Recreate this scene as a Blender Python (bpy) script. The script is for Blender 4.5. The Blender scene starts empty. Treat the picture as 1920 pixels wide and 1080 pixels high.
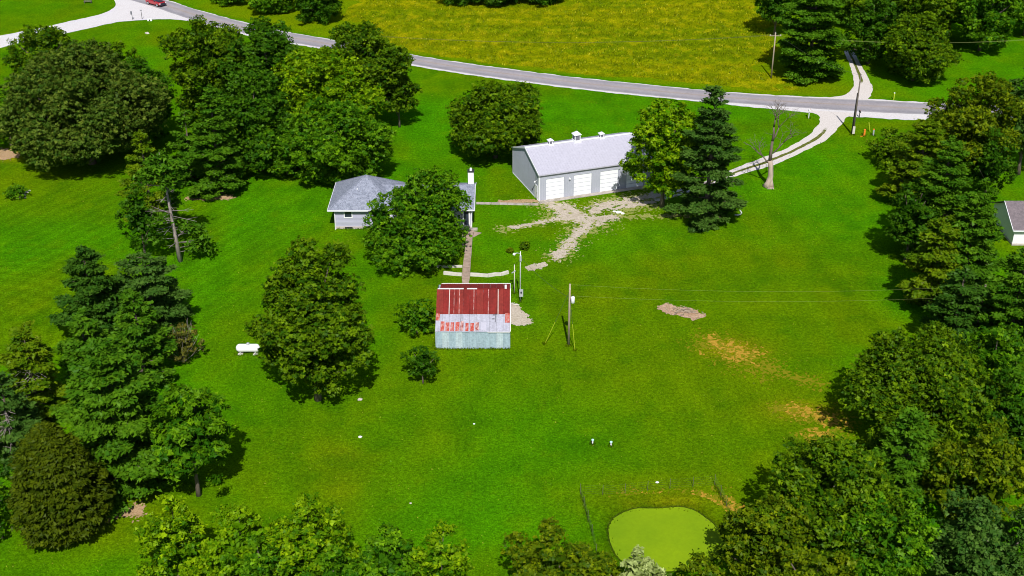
import bpy, math, random
import numpy as np
from mathutils import Vector, Matrix
R = math.radians

# ------------------------------------------------------------------ camera, sky, sun, exposure
CAM_H = 78.5; PITCH = R(28.0); FPX = 2371.0
scene = bpy.context.scene
C = scene.collection
cam_d = bpy.data.cameras.new('camera'); cam = bpy.data.objects.new('camera', cam_d); C.objects.link(cam)
cam.location = (0, 0, CAM_H); cam.rotation_euler = (R(90) - PITCH, 0, 0)
cam_d.sensor_width = 36; cam_d.lens = FPX / 1920 * 36; cam_d.clip_end = 8000; cam_d.clip_start = 1
scene.camera = cam

SUN_EL = R(49); SUN_AZ = R(176)       # compass angle of the sun seen from the scene (0 = +Y, clockwise)
world = bpy.data.worlds.new('World'); scene.world = world; world.use_nodes = True
wn = world.node_tree; bg = wn.nodes['Background']
sky = wn.nodes.new('ShaderNodeTexSky'); sky.sky_type = 'NISHITA'; sky.sun_disc = False
sky.sun_elevation = SUN_EL; sky.sun_rotation = SUN_AZ
wn.links.new(sky.outputs[0], bg.inputs[0]); bg.inputs[1].default_value = 0.082
sd = bpy.data.lights.new('sun', 'SUN'); sd.energy = 4.8; sd.angle = R(0.5); sd.color = (1.0, 0.97, 0.93)
sun = bpy.data.objects.new('sun', sd); C.objects.link(sun); sun.location = (10, -60, 150)
sv = Vector((math.sin(SUN_AZ) * math.cos(SUN_EL), math.cos(SUN_AZ) * math.cos(SUN_EL), math.sin(SUN_EL)))
sun.rotation_euler = sv.to_track_quat('Z', 'Y').to_euler()
scene.view_settings.view_transform = 'Standard'; scene.view_settings.look = 'None'
scene.view_settings.exposure = 0.10; scene.view_settings.gamma = 1.0
scene.view_settings.use_curve_mapping = False
scene.cycles.pixel_filter_type = 'BLACKMAN_HARRIS'; scene.cycles.filter_width = 1.0

rnd = random.Random(7)
SP, CP = math.sin(PITCH), math.cos(PITCH)
def G(px, py, z=0.0):
    """world x, y of the point at height z that the survey photograph shows at px, py"""
    u = (px - 960) / FPX; v = (py - 540) / FPX
    t = (z - CAM_H) / (-SP - v * CP)
    return (u * t, (CP - v * SP) * t)
def G3(px, py, z=0.0): x, y = G(px, py, z); return (x, y, z)

# ------------------------------------------------------------------ numpy noise
def _h(ix, iy, s):
    v = np.sin(ix * 127.1 + iy * 311.7 + s * 74.7) * 43758.5453
    return v - np.floor(v)
def vnoise(x, y, s=0):
    x = np.asarray(x, float); y = np.asarray(y, float)
    ix = np.floor(x); iy = np.floor(y); fx = x - ix; fy = y - iy
    fx = fx * fx * (3 - 2 * fx); fy = fy * fy * (3 - 2 * fy)
    a = _h(ix, iy, s); b = _h(ix + 1, iy, s); c = _h(ix, iy + 1, s); d = _h(ix + 1, iy + 1, s)
    return (a + (b - a) * fx) * (1 - fy) + (c + (d - c) * fx) * fy
def fbm(x, y, s=0, o=4):
    t = 0; amp = .5; f = 1
    for k in range(o):
        t = t + amp * vnoise(x * f + 13.7 * k, y * f - 7.3 * k, s + k); amp *= .5; f *= 2.03
    return t / (1 - .5 ** o)
def sstep(a, b, x):
    t = np.clip((x - a) / (b - a), 0, 1); return t * t * (3 - 2 * t)

# ------------------------------------------------------------------ materials
def nt(name):
    m = bpy.data.materials.new(name); m.use_nodes = True
    t = m.node_tree; p = t.nodes['Principled BSDF']; return m, t, p
def N(t, kind, **kw):
    n = t.nodes.new(kind)
    for k, v in kw.items(): setattr(n, k, v)
    return n
def noise(t, scale, detail=5, rough=.6, coord='Object', stretch=None):
    tc = N(t, 'ShaderNodeTexCoord'); src = tc.outputs[coord]
    if stretch:
        mp = N(t, 'ShaderNodeMapping'); mp.inputs['Scale'].default_value = stretch
        t.links.new(src, mp.inputs[0]); src = mp.outputs[0]
    n = N(t, 'ShaderNodeTexNoise'); n.inputs['Scale'].default_value = scale
    n.inputs['Detail'].default_value = detail; n.inputs['Roughness'].default_value = rough
    t.links.new(src, n.inputs['Vector']); return n.outputs['Fac']
def ramp(t, fac, stops):
    r = N(t, 'ShaderNodeValToRGB'); e = r.color_ramp.elements
    while len(e) < len(stops): e.new(.5)
    for el, (p, c) in zip(e, stops): el.position = p; el.color = (*c, 1) if len(c) == 3 else c
    t.links.new(fac, r.inputs[0]); return r.outputs[0]
def mixc(t, fac, a, b, mode='MIX'):
    m = N(t, 'ShaderNodeMix', data_type='RGBA', blend_type=mode)
    for i, v in ((0, fac), (6, a), (7, b)):
        if isinstance(v, (int, float)): m.inputs[i].default_value = v
        elif isinstance(v, tuple): m.inputs[i].default_value = (*v, 1)
        else: t.links.new(v, m.inputs[i])
    return m.outputs[2]
def bump(t, p, fac, strength, dist):
    b = N(t, 'ShaderNodeBump'); b.inputs['Strength'].default_value = strength; b.inputs['Distance'].default_value = dist
    t.links.new(fac, b.inputs['Height']); t.links.new(b.outputs[0], p.inputs['Normal'])
def sc3(c, k): return tuple(min(1, v * k) for v in c)
def simple(name, col, var=.15, scale=3, rough=.7, metal=0, bs=0, bd=.02, spec=.3, stretch=None, dirt=None):
    m, t, p = nt(name)
    f = noise(t, scale, stretch=stretch)
    c = ramp(t, f, [(.3, sc3(col, 1 - var)), (.7, sc3(col, 1 + var))])
    if dirt:
        f2 = noise(t, scale * .35, 6, .7)
        c = mixc(t, ramp(t, f2, [(.48, (0, 0, 0)), (.72, (1, 1, 1))]), c, dirt)
    t.links.new(c, p.inputs['Base Color'])
    p.inputs['Roughness'].default_value = rough; p.inputs['Metallic'].default_value = metal
    p.inputs['Specular IOR Level'].default_value = spec
    if bs: bump(t, p, f, bs, bd)
    return m

def grass_mat(name, lo, hi, speck=None):
    m, t, p = nt(name)
    at = N(t, 'ShaderNodeVertexColor', layer_name='col')
    f1 = noise(t, 2.3, 6, .8); f2 = noise(t, .22, 4, .6); f3 = noise(t, 5.5, 3, .7)
    c = mixc(t, 1.0, at.outputs[0], ramp(t, f1, [(.36, (lo,) * 3), (.5, (1, 1, 1)), (.64, (hi,) * 3)]), 'MULTIPLY')
    c = mixc(t, 1.0, c, ramp(t, f2, [(.3, (.80, .86, .9)), (.7, (1.2, 1.08, 1.0))]), 'MULTIPLY')
    c = mixc(t, 1.0, c, ramp(t, f3, [(.36, (.66, .72, .8)), (.64, (1.32, 1.26, 1.1))]), 'MULTIPLY')
    if speck:
        f4 = noise(t, 3.2, 4, .75)
        c = mixc(t, ramp(t, f4, [(.62, (0, 0, 0)), (.74, (.6, .6, .6))]), c, speck)
    t.links.new(c, p.inputs['Base Color']); p.inputs['Roughness'].default_value = 1.0
    p.inputs['Specular IOR Level'].default_value = 0.0
    bump(t, p, f1, .55, .18)
    return m
M = {}
M['lawn'] = grass_mat('lawn_grass', .64, 1.42)
M['hay'] = grass_mat('hay_meadow_grass', .55, 1.5, (.46, .41, .008))
def foliage_mat():
    m, t, p = nt('leaves')
    at = N(t, 'ShaderNodeVertexColor', layer_name='col')
    t.nodes.remove(p)
    d = N(t, 'ShaderNodeBsdfDiffuse'); tr = N(t, 'ShaderNodeBsdfTranslucent'); gl = N(t, 'ShaderNodeBsdfGlossy')
    gl.inputs['Roughness'].default_value = .45; gl.inputs['Color'].default_value = (.75, .85, .55, 1)
    m1 = N(t, 'ShaderNodeMixShader'); m1.inputs[0].default_value = .20
    m2 = N(t, 'ShaderNodeMixShader'); m2.inputs[0].default_value = .006
    t.links.new(at.outputs[0], d.inputs[0])
    t.links.new(mixc(t, 1.0, at.outputs[0], (1.25, 1.2, .5), 'MULTIPLY'), tr.inputs[0])
    t.links.new(d.outputs[0], m1.inputs[1]); t.links.new(tr.outputs[0], m1.inputs[2])
    t.links.new(m1.outputs[0], m2.inputs[1]); t.links.new(gl.outputs[0], m2.inputs[2])
    t.links.new(m2.outputs[0], t.nodes['Material Output'].inputs[0]); return m
M['leaf'] = foliage_mat()
M['bark'] = simple('bark', (.14, .11, .085), .35, 4, .95, stretch=(1, 1, .25), bs=.5, bd=.05)
M['pale_bark'] = simple('weathered_bare_wood', (.42, .33, .26), .3, 3, .9, stretch=(1, 1, .2), bs=.4, bd=.04)
M['grey_wood'] = simple('dead_grey_wood', (.27, .23, .20), .3, 4, .95, stretch=(1, 1, .2))
M['pole'] = simple('pole_wood', (.34, .28, .20), .25, 5, .9, stretch=(1, 1, .12))
M['pole_dark'] = simple('creosote_pole_wood', (.13, .11, .09), .3, 5, .9, stretch=(1, 1, .12))
M['white'] = simple('white_paint', (.80, .80, .80), .05, 2, .55)
M['trim'] = simple('white_trim', (.74, .75, .76), .05, 2, .5)
M['garage_wall'] = simple('grey_ribbed_siding', (.40, .415, .48), .05, .6, .55)
M['garage_roof'] = simple('pale_grey_metal_roof', (.45, .44, .51), .07, 2.5, .6, spec=.2)
M['door_white'] = simple('white_door_panel', (.82, .84, .86), .03, 1, .5)
M['concrete'] = simple('concrete', (.42, .37, .33), .18, 1.5, .9, dirt=(.22, .2, .15))
M['path'] = simple('weathered_concrete_slab', (.36, .27, .21), .22, 1.8, .9, dirt=(.22, .18, .12))
M['pale_timber'] = simple('pale_timber', (.60, .56, .50), .15, 2, .85)
M['house_wall'] = simple('lavender_grey_lap_siding', (.44, .44, .54), .06, 1.2, .7, stretch=(.3, .3, 6))
M['foundation'] = simple('foundation_block', (.48, .42, .38), .15, 2, .9)
M['glass'] = simple('dark_window_glass', (.03, .04, .06), .2, 1, .12, spec=.6)
M['dark'] = simple('dark_metal', (.03, .03, .035), .2, 4, .6)
M['dark_louvre'] = simple('grey_louvre', (.16, .16, .19), .2, 8, .6, stretch=(.2, .2, 10))
M['metal'] = simple('galvanised_fitting', (.50, .52, .54), .15, 5, .45, .3)
M['tank'] = simple('white_tank_paint', (.85, .84, .86), .04, 2, .35, spec=.4, dirt=(.74, .72, .70))
M['yellow'] = simple('yellow_plastic', (.36, .44, .02), .12, 4, .6)
M['orange'] = simple('orange_plastic', (.75, .22, .02), .12, 4, .6)
M['rust_red'] = None
M['stone'] = simple('pale_stone', (.5, .45, .38), .3, 4, .9)
M['wire'] = simple('wire', (.05, .05, .05), .2, 4, .6)
M['wire_green'] = simple('weathered_wire', (.30, .34, .10), .2, 4, .7)
M['lid'] = simple('pale_lid', (.5, .8, .75), .1, 4, .5)
M['line'] = None
def shingle_mat(name, a, b):
    m, t, p = nt(name)
    f = noise(t, 2.6, 6, .8); f2 = noise(t, 6, 2, .5, stretch=(1, 3.2, 1))
    c = ramp(t, f, [(.36, a), (.56, b)])
    c = mixc(t, 1.0, c, ramp(t, f2, [(.35, (.72,) * 3), (.62, (1.15,) * 3)]), 'MULTIPLY')
    t.links.new(c, p.inputs['Base Color']); p.inputs['Roughness'].default_value = .95
    bump(t, p, f2, .5, .03); return m
M['shingle'] = shingle_mat('grey_shingle', (.13, .15, .20), (.28, .30, .37))
M['brown_shingle'] = shingle_mat('brown_shingle', (.12, .10, .11), (.19, .155, .165))
def rusty(name, base, rust, lo, hi, sc=1.0):
    m, t, p = nt(name)
    f = noise(t, sc, 6, .7, stretch=(1.6, .5, .5)); f2 = noise(t, 3.5, 5, .7)
    c = ramp(t, f, [(lo, base), (hi, rust)])
    c = mixc(t, 1.0, c, ramp(t, f2, [(.3, (.78,) * 3), (.7, (1.18,) * 3)]), 'MULTIPLY')
    t.links.new(c, p.inputs['Base Color']); p.inputs['Roughness'].default_value = .75
    p.inputs['Specular IOR Level'].default_value = .2; return m
M['red_sheet'] = rusty('red_rusted_sheet', (.215, .020, .016), (.125, .014, .011), .4, .75)
M['red_sheet_b'] = rusty('faded_red_sheet', (.25, .030, .022), (.155, .020, .015), .35, .7)
M['rust_patch'] = rusty('rust_streaked_patch', (.42, .06, .04), (.55, .38, .34), .45, .7, 3)
M['grey_sheet'] = rusty('grey_tin_sheet', (.42, .42, .49), (.33, .33, .38), .4, .75)
M['tin_wall'] = rusty('blue_grey_tin', (.36, .47, .53), (.25, .33, .38), .42, .75, 1.4)
M['tin_wall_b'] = rusty('pale_tin', (.46, .56, .60), (.32, .38, .42), .45, .75, 1.4)
M['pale_rust'] = rusty('pale_pink_seam', (.60, .40, .37), (.25, .05, .04), .38, .58, 2.5)
def gravel_mat(name, a, b, c2):
    m, t, p = nt(name)
    f = noise(t, 3.5, 6, .8); f2 = noise(t, .5, 4, .6)
    c = ramp(t, f, [(.35, a), (.62, b)])
    c = mixc(t, ramp(t, f2, [(.5, (0, 0, 0)), (.75, (.7,) * 3)]), c, c2)
    t.links.new(c, p.inputs['Base Color']); p.inputs['Roughness'].default_value = 1; p.inputs['Specular IOR Level'].default_value = .1
    bump(t, p, f, .6, .06); return m
M['gravel'] = gravel_mat('pale_gravel', (.34, .29, .22), (.58, .50, .41), (.32, .27, .17))
M['white_gravel'] = gravel_mat('white_limestone_gravel', (.52, .49, .49), (.70, .67, .67), (.56, .52, .51))
M['dirt'] = gravel_mat('dry_dirt', (.26, .17, .08), (.50, .34, .20), (.34, .2, .1))
M['straw'] = gravel_mat('dry_orange_grass', (.24, .16, .004), (.50, .29, .04), (.3, .22, .01))
M['thin'] = gravel_mat('thin_dry_turf', (.12, .16, .003), (.24, .20, .006), (.16, .19, .003))
M['thin_gravel'] = gravel_mat('thin_gravelly_turf', (.15, .20, .01), (.34, .34, .12), (.2, .23, .02))
M['mulch'] = gravel_mat('brown_brush_pile', (.20, .12, .07), (.60, .42, .29), (.36, .22, .13))
def asphalt():
    m, t, p = nt('weathered_asphalt')
    uv = N(t, 'ShaderNodeUVMap'); sep = N(t, 'ShaderNodeSeparateXYZ'); t.links.new(uv.outputs[0], sep.inputs[0])
    lanes = ramp(t, sep.outputs[0], [(0, (.36, .34, .34)), (.12, (.255, .24, .262)), (.27, (.305, .28, .30)), (.5, (.34, .295, .30)), (.73, (.295, .275, .295)), (.88, (.235, .222, .245)), (1, (.33, .31, .32))])
    f = noise(t, 2.2, 6, .75); f2 = noise(t, .35, 4, .6)
    c = mixc(t, 1.0, lanes, ramp(t, f, [(.3, (.86,) * 3), (.7, (1.14,) * 3)]), 'MULTIPLY')
    c = mixc(t, 1.0, c, ramp(t, f2, [(.3, (.9,) * 3), (.7, (1.1,) * 3)]), 'MULTIPLY')
    t.links.new(c, p.inputs['Base Color']); p.inputs['Roughness'].default_value = .9; bump(t, p, f, .3, .02); return m
M['asphalt'] = asphalt()
M['line'] = simple('faded_yellow_line', (.33, .265, .20), .2, 1.2, .9)
def algae():
    m, t, p = nt('green_algae_cover')
    f = noise(t, .16, 4, .55); f2 = noise(t, 2.5, 5, .7)
    c = ramp(t, f, [(.35, (.155, .27, .003)), (.7, (.22, .335, .003))])
    c = mixc(t, 1.0, c, ramp(t, f2, [(.3, (.93,) * 3), (.7, (1.06,) * 3)]), 'MULTIPLY')
    t.links.new(c, p.inputs['Base Color']); p.inputs['Roughness'].default_value = .8; p.inputs['Specular IOR Level'].default_value = .12; return m
M['algae'] = algae()
def track_mat():
    """gravel farm track with a grassy crown between the wheel ruts"""
    m, t, p = nt('rutted_gravel_track')
    uv = N(t, 'ShaderNodeUVMap'); sep = N(t, 'ShaderNodeSeparateXYZ'); t.links.new(uv.outputs[0], sep.inputs[0])
    crown = ramp(t, sep.outputs[0], [(.36, (0, 0, 0)), (.44, (1, 1, 1)), (.56, (1, 1, 1)), (.64, (0, 0, 0))])
    f = noise(t, 1.1, 6, .75)
    at = N(t, 'ShaderNodeVertexColor', layer_name='col')
    k = mixc(t, 1.0, crown, at.outputs[0], 'MULTIPLY')
    k = mixc(t, 1.0, k, ramp(t, f, [(.3, (.3,) * 3), (.5, (1.4,) * 3)]), 'MULTIPLY')
    g = ramp(t, noise(t, 4, 5, .75), [(.35, (.50, .45, .41)), (.65, (.70, .65, .62))])
    gr = ramp(t, noise(t, 2.5, 5, .75), [(.35, (.07, .10, .01)), (.65, (.15, .16, .03))])
    edge = ramp(t, k, [(.35, (0, 0, 0)), (.6, (1, 1, 1))])
    c = mixc(t, edge, g, gr); t.links.new(c, p.inputs['Base Color']); p.inputs['Roughness'].default_value = 1
    p.inputs['Specular IOR Level'].default_value = .1; return m
M['track'] = track_mat()

# ------------------------------------------------------------------ mesh helpers
class MB:
    def __init__(s): s.v = []; s.f = []
    def poly(s, *p):
        i = len(s.v); s.v += [tuple(q) for q in p]; s.f.append(tuple(range(i, i + len(p)))); return s
    def box(s, x0, y0, z0, x1, y1, z1):
        i = len(s.v)
        s.v += [(x0, y0, z0), (x1, y0, z0), (x1, y1, z0), (x0, y1, z0), (x0, y0, z1), (x1, y0, z1), (x1, y1, z1), (x0, y1, z1)]
        s.f += [tuple(i + k for k in q) for q in ((0, 3, 2, 1), (4, 5, 6, 7), (0, 1, 5, 4), (1, 2, 6, 5), (2, 3, 7, 6), (3, 0, 4, 7))]
        return s
    def slab(s, pts, d):
        """polygon extruded by vector d"""
        n = len(pts); i = len(s.v); d = Vector(d)
        s.v += [tuple(p) for p in pts] + [tuple(Vector(p) + d) for p in pts]
        s.f.append(tuple(i + k for k in range(n))[::-1]); s.f.append(tuple(i + n + k for k in range(n)))
        for k in range(n): s.f.append((i + k, i + (k + 1) % n, i + n + (k + 1) % n, i + n + k))
        return s
    def beam(s, p, q, w, h=None):
        h = h or w; p = Vector(p); q = Vector(q); d = (q - p).normalized()
        a = d.cross(Vector((0, 0, 1)))
        a = Vector((1, 0, 0)) if a.length < 1e-3 else a.normalized()
        b = a.cross(d).normalized(); i = len(s.v)
        for e in (p, q):
            for sx, sy in ((-1, -1), (1, -1), (1, 1), (-1, 1)): s.v.append(tuple(e + a * sx * w / 2 + b * sy * h / 2))
        s.f += [tuple(i + k for k in f) for f in ((0, 1, 2, 3), (7, 6, 5, 4), (0, 4, 5, 1), (1, 5, 6, 2), (2, 6, 7, 3), (3, 7, 4, 0))]
        return s
    def tube(s, pts, rs, n=8, cap=True):
        if isinstance(rs, (int, float)): rs = [rs] * len(pts)
        pts = [Vector(p) for p in pts]; i0 = len(s.v)
        for k, p in enumerate(pts):
            d = (pts[min(k + 1, len(pts) - 1)] - pts[max(k - 1, 0)]).normalized()
            a = d.cross(Vector((.3, .17, 1)) if abs(d.z) < .95 else Vector((0, 1, 0))).normalized(); b = d.cross(a)
            for j in range(n):
                t = 2 * math.pi * j / n; s.v.append(tuple(p + (a * math.cos(t) + b * math.sin(t)) * rs[k]))
        for k in range(len(pts) - 1):
            for j in range(n):
                a = i0 + k * n + j; b = i0 + k * n + (j + 1) % n; s.f.append((a, b, b + n, a + n))
        if cap: s.f.append(tuple(i0 + j for j in range(n))[::-1]); s.f.append(tuple(i0 + (len(pts) - 1) * n + j for j in range(n)))
        return s
    def build(s, name, mat, parent=None, smooth=False):
        me = bpy.data.meshes.new(name); me.from_pydata(s.v, [], s.f); me.materials.append(mat)
        if smooth: me.polygons.foreach_set('use_smooth', [True] * len(me.polygons))
        me.update()
        o = bpy.data.objects.new(name, me); C.objects.link(o); o.parent = parent; return o
def tag(o, label, cat, group=None, kind=None):
    if label: o['label'] = label
    if cat: o['category'] = cat
    if group: o['group'] = group
    if kind: o['kind'] = kind
    return o
def thing(name, loc, label, cat, group=None, rz=0):
    o = bpy.data.objects.new(name, None); C.objects.link(o); o.location = loc if len(loc) == 3 else (*loc, 0)
    o.rotation_euler = (0, 0, rz); o.empty_display_size = .5; return tag(o, label, cat, group)
def npmesh(name, V, F, mat, parent=None, col=None, uv=None):
    """V (n,3), F (m,k) all faces the same size k; col per vertex, uv per vertex"""
    V = np.asarray(V, np.float32); F = np.asarray(F, np.int32); k = F.shape[1]
    me = bpy.data.meshes.new(name)
    me.vertices.add(len(V)); me.vertices.foreach_set('co', V.ravel())
    me.loops.add(F.size); me.loops.foreach_set('vertex_index', F.ravel())
    me.polygons.add(len(F)); me.polygons.foreach_set('loop_start', np.arange(len(F), dtype=np.int32) * k)
    me.update(calc_edges=True)
    if col is not None:
        a = me.color_attributes.new('col', 'FLOAT_COLOR', 'POINT')
        a.data.foreach_set('color', np.concatenate([np.clip(col, 0, 1), np.ones((len(V), 1))], 1).astype(np.float32).ravel())
    if uv is not None:
        l = me.uv_layers.new(name='UVMap'); l.data.foreach_set('uv', np.asarray(uv, np.float32)[F.ravel()].ravel())
    me.materials.append(mat)
    o = bpy.data.objects.new(name, me); C.objects.link(o); o.parent = parent; return o
def structure(o): o['kind'] = 'structure'; return o
def copy_tree(o, parent=None):
    c = o.copy(); C.objects.link(c); c.parent = parent
    for ch in list(o.children): copy_tree(ch, c)
    return c

# ------------------------------------------------------------------ ground colour
Dn = lambda *c: np.array(c)
LAWN, OLIVE, BRIGHT, DEEP, STRAWC = Dn(.058, .180, .0012), Dn(.102, .172, .0012), Dn(.045, .214, .0014), Dn(.024, .092, .001), Dn(.30, .23, .006)
def blend(c, w, k): return c * (1 - w[..., None]) + k * w[..., None]
spots = [  # px, py, rx m, ry m, colour, weight : turf tints, with slope shading painted in as patches of brighter green
    (1130, 215, 20, 12, BRIGHT, .6), (1520, 300, 12, 14, BRIGHT, .8), (1620, 420, 8, 14, BRIGHT, .7), (1730, 560, 5, 6, BRIGHT, .8), (640, 890, 8, 7, OLIVE, .2),
    (800, 210, 10, 12, BRIGHT, .5), (1700, 150, 18, 12, BRIGHT, .5), (480, 380, 9, 14, BRIGHT, .5), (900, 960, 8, 8, BRIGHT, .7), (1050, 800, 10, 8, BRIGHT, .3),
    (60, 350, 14, 12, OLIVE, .6), (700, 740, 9, 8, OLIVE, .3), (780, 700, 6, 5, OLIVE, .3), (1370, 670, 8, 6, OLIVE, .8), (1500, 760, 9, 5, OLIVE, .85),
    (1250, 930, 11, 4, OLIVE, .9), (1310, 975, 5, 4, OLIVE, .8), (1100, 740, 7, 6, OLIVE, .3), (1490, 495, 4, 3, OLIVE, .6), (820, 830, 4, 8, OLIVE, .3),
    (1530, 815, 5, 4, OLIVE, .9), (220, 1000, 6, 5, OLIVE, .9), (310, 960, 4, 3, OLIVE, .8), (250, 1060, 6, 4, BRIGHT, .4), (1420, 880, 7, 4, OLIVE, .6), (60, 330, 8, 5, OLIVE, .7),
    (1380, 655, 3.5, 2.2, STRAWC, .55), (1515, 772, 4.0, 1.8, STRAWC, .5), (20, 290, 3, 3, STRAWC, .9), (1070, 555, 5, 2, OLIVE, .6), (1250, 940, 5, 1.2, STRAWC, .25), (650, 850, 1.5, 1.6, STRAWC, .10),
    (645, 915, 1.8, 2.2, STRAWC, .08), (1660, 635, 1.2, .8, STRAWC, .3), (850, 560, 9, 6, OLIVE, .4), (1180, 400, 12, 4, OLIVE, .7), (1000, 430, 8, 3, OLIVE, .6), (90, 50, 30, 12, OLIVE, .5),
    (430, 620, 6, 12, OLIVE, .45), (1000, 690, 12, 6, OLIVE, .2), (1680, 235, 9, 2.5, OLIVE, .8), (1500, 165, 12, 5, OLIVE, .8), (560, 400, 8, 8, BRIGHT, .4), (410, 550, 5, 5, BRIGHT, .4), (1690, 470, 6, 5, OLIVE, .35)]
cA = G(-90, 640)
RX, RY = zip(*[G(*p) for p in ((150, -45), (312, 1), (410, 30), (590, 69.5), (765, 102), (960, 131), (1200, 158), (1400, 176.5), (1640, 188.5), (1900, 200), (2200, 208))])
def lawn_colour(x, y):
    n1 = fbm(x / 26, y / 34, 3, 4); n2 = fbm(x / 9, y / 13, 11, 4); n3 = fbm(x / 2.6, y / 3.4, 23, 4)
    c = np.ones(x.shape + (3,)) * LAWN
    c = blend(c, 60e-2 * sstep(.42, .72, n1), OLIVE); c = blend(c, .55 * sstep(.5, .72, n2), OLIVE * .92)
    c = blend(c, .6 * sstep(.5, .8, fbm(x / 14, y / 18, 31, 3)), BRIGHT)
    for px, py, rx, ry, k, w in spots:
        gx, gy = G(px, py); c = blend(c, w * np.exp(-((x - gx) / rx) ** 2 - ((y - gy) / ry) ** 2) * (.55 + .9 * n3), k)
    c = blend(c, .45 * sstep(.52, .80, n3), DEEP * 1.3); c = blend(c, .30 * sstep(.50, .75, fbm(x / 5, y / 8, 53, 4)), DEEP * 1.4); c = blend(c, .20 * sstep(.60, .8, fbm(x / 1.6, y / 2.2, 41, 3)), OLIVE * 1.25)
    # mowing swathes: straight passes on the open lawn and a turning arc on the far left
    r = np.hypot(x - cA[0], y - cA[1]); left = sstep(-24, -32, x - .12 * (y - 130)) * sstep(120, 132, y) * sstep(215, 190, y)
    arc = np.sin(r * 3.0 + 2.2 * n2) * sstep(22, 6, np.abs(r - 14)); c = c * (1 + .12 * left * sstep(.2, .6, n3 + .2) * arc)[..., None]
    c = c * (1 + .09 * left * np.sin((x * .86 - y * .5) * 2.9 + 1.5 * n2) * sstep(.3, .6, n1 + .1))[..., None]
    st = np.sin((x * .93 + y * .18) * 1.55 + 2 * n2) ; c = c * (1 + .035 * st * sstep(.35, .6, n1))[..., None]
    # uncut verge on the meadow side of the road
    v = sstep(0, 3, y - np.interp(x, RX, RY)) * sstep(85, 40, x) * sstep(-85, -60, x)
    return blend(c, .62 * v * (.6 + .6 * n3), Dn(.165, .225, .0012))
def region_grid(xs, ys):
    X, Y = np.meshgrid(xs, ys); ny, nx = X.shape
    idx = np.arange(nx * ny).reshape(ny, nx)
    F = np.stack([idx[:-1, :-1], idx[:-1, 1:], idx[1:, 1:], idx[1:, :-1]], -1).reshape(-1, 4)
    return X, Y, F
xs = np.concatenate([[-3000, -1200, -500, -260, -190], np.arange(-150, 150.1, .65), [190, 260, 500, 1200, 3000]])
ys = np.concatenate([[-1500, -400, -100, 0, 45, 65], np.arange(80, 305, .65), [330, 380, 480, 700, 1300, 3500]])
X, Y, F = region_grid(xs, ys)
col = lawn_colour(X, Y)
structure(npmesh('ground', np.stack([X, Y, X * 0], -1).reshape(-1, 3), F, M['lawn'], col=col.reshape(-1, 3)))

# ------------------------------------------------------------------ ribbons: roads, tracks
def catmull(P, n):
    P = np.asarray(P, float); out = []
    Q = np.vstack([2 * P[0] - P[1], P, 2 * P[-1] - P[-2]])
    for i in range(1, len(Q) - 2):
        for t in np.linspace(0, 1, n, endpoint=False):
            a, b, c, d = Q[i - 1:i + 3]
            out.append(.5 * ((2 * b) + (c - a) * t + (2 * a - 5 * b + 4 * c - d) * t * t + (3 * b - a - 3 * c + d) * t ** 3))
    out.append(P[-1]); return np.array(out)
def resample(P, m):
    d = np.r_[0, np.cumsum(np.hypot(*np.diff(P, axis=0).T))]
    t = np.linspace(0, d[-1], m); return np.stack([np.interp(t, d, P[:, 0]), np.interp(t, d, P[:, 1])], 1), d[-1]
def ribbon(name, A, B, z, mat, nu=9, step=.6, jag=.0, seed=1, crown=0, colf=None):
    """sheet between two edge lines A and B (world points)"""
    A = catmull(A, 12); B = catmull(B, 12)
    L = max(np.hypot(*np.diff(A, axis=0).T).sum(), np.hypot(*np.diff(B, axis=0).T).sum()); m = int(L / step) + 2
    A, _ = resample(A, m); B, _ = resample(B, m)
    w = B - A; wn_ = w / np.linalg.norm(w, axis=1, keepdims=True); s = np.arange(m) * step
    if jag:
        A = A - wn_ * ((fbm(s / 1.3, s * 0 + seed, seed, 4) - .5) * 2 * jag)[:, None]
        B = B + wn_ * ((fbm(s / 1.3, s * 0 + seed + 5, seed + 9, 4) - .5) * 2 * jag)[:, None]
    u = np.linspace(0, 1, nu); P = A[:, None] * (1 - u[None, :, None]) + B[:, None] * u[None, :, None]
    Z = z + crown * (1 - (2 * u - 1) ** 2)[None] + np.zeros((m, 1))
    V = np.dstack([P, Z]).reshape(-1, 3); UV = np.dstack([np.broadcast_to(u, (m, nu)), np.broadcast_to(s[:, None], (m, nu))]).reshape(-1, 2)
    idx = np.arange(m * nu).reshape(m, nu); F = np.stack([idx[:-1, :-1], idx[:-1, 1:], idx[1:, 1:], idx[1:, :-1]], -1).reshape(-1, 4)
    col = None if colf is None else np.repeat(colf(s, L)[:, None], nu, 1).reshape(-1, 1) * np.ones((1, 3))
    return structure(npmesh(name, V, F, mat, col=col, uv=UV))
def GL(*pts): return [G(*p) for p in pts]
up_px = [(150, -45), (235, -14), (312, 1), (360, 16), (410, 30), (500, 53), (590, 69.5), (680, 86), (765, 102), (860, 117.5), (960, 131), (1080, 146), (1200, 158), (1300, 168), (1400, 176.5), (1500, 182.5), (1640, 188.5), (1740, 194), (1900, 200), (2200, 208)]
lo_px = [(100, -35), (200, -11), (275, 9), (350, 34), (402, 48), (495, 71), (590, 87), (680, 104), (765, 119), (860, 135), (960, 149), (1080, 164), (1200, 177), (1300, 187), (1400, 195), (1500, 202), (1640, 210.5), (1740, 215), (1900, 221), (2200, 230)]
sh_up = [(x, y - (1.0 if x < 1450 else 2.0)) for x, y in up_px]
sh_lo = [(x, y + (2.6 if x < 1300 else 2.6 + (x - 1300) / 340 * 8.4 if x < 1640 else 11)) for x, y in lo_px]
ribbon('road_shoulder', GL(*sh_up), GL(*sh_lo), .012, M['white_gravel'], 7, .5, .35, 3)
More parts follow.
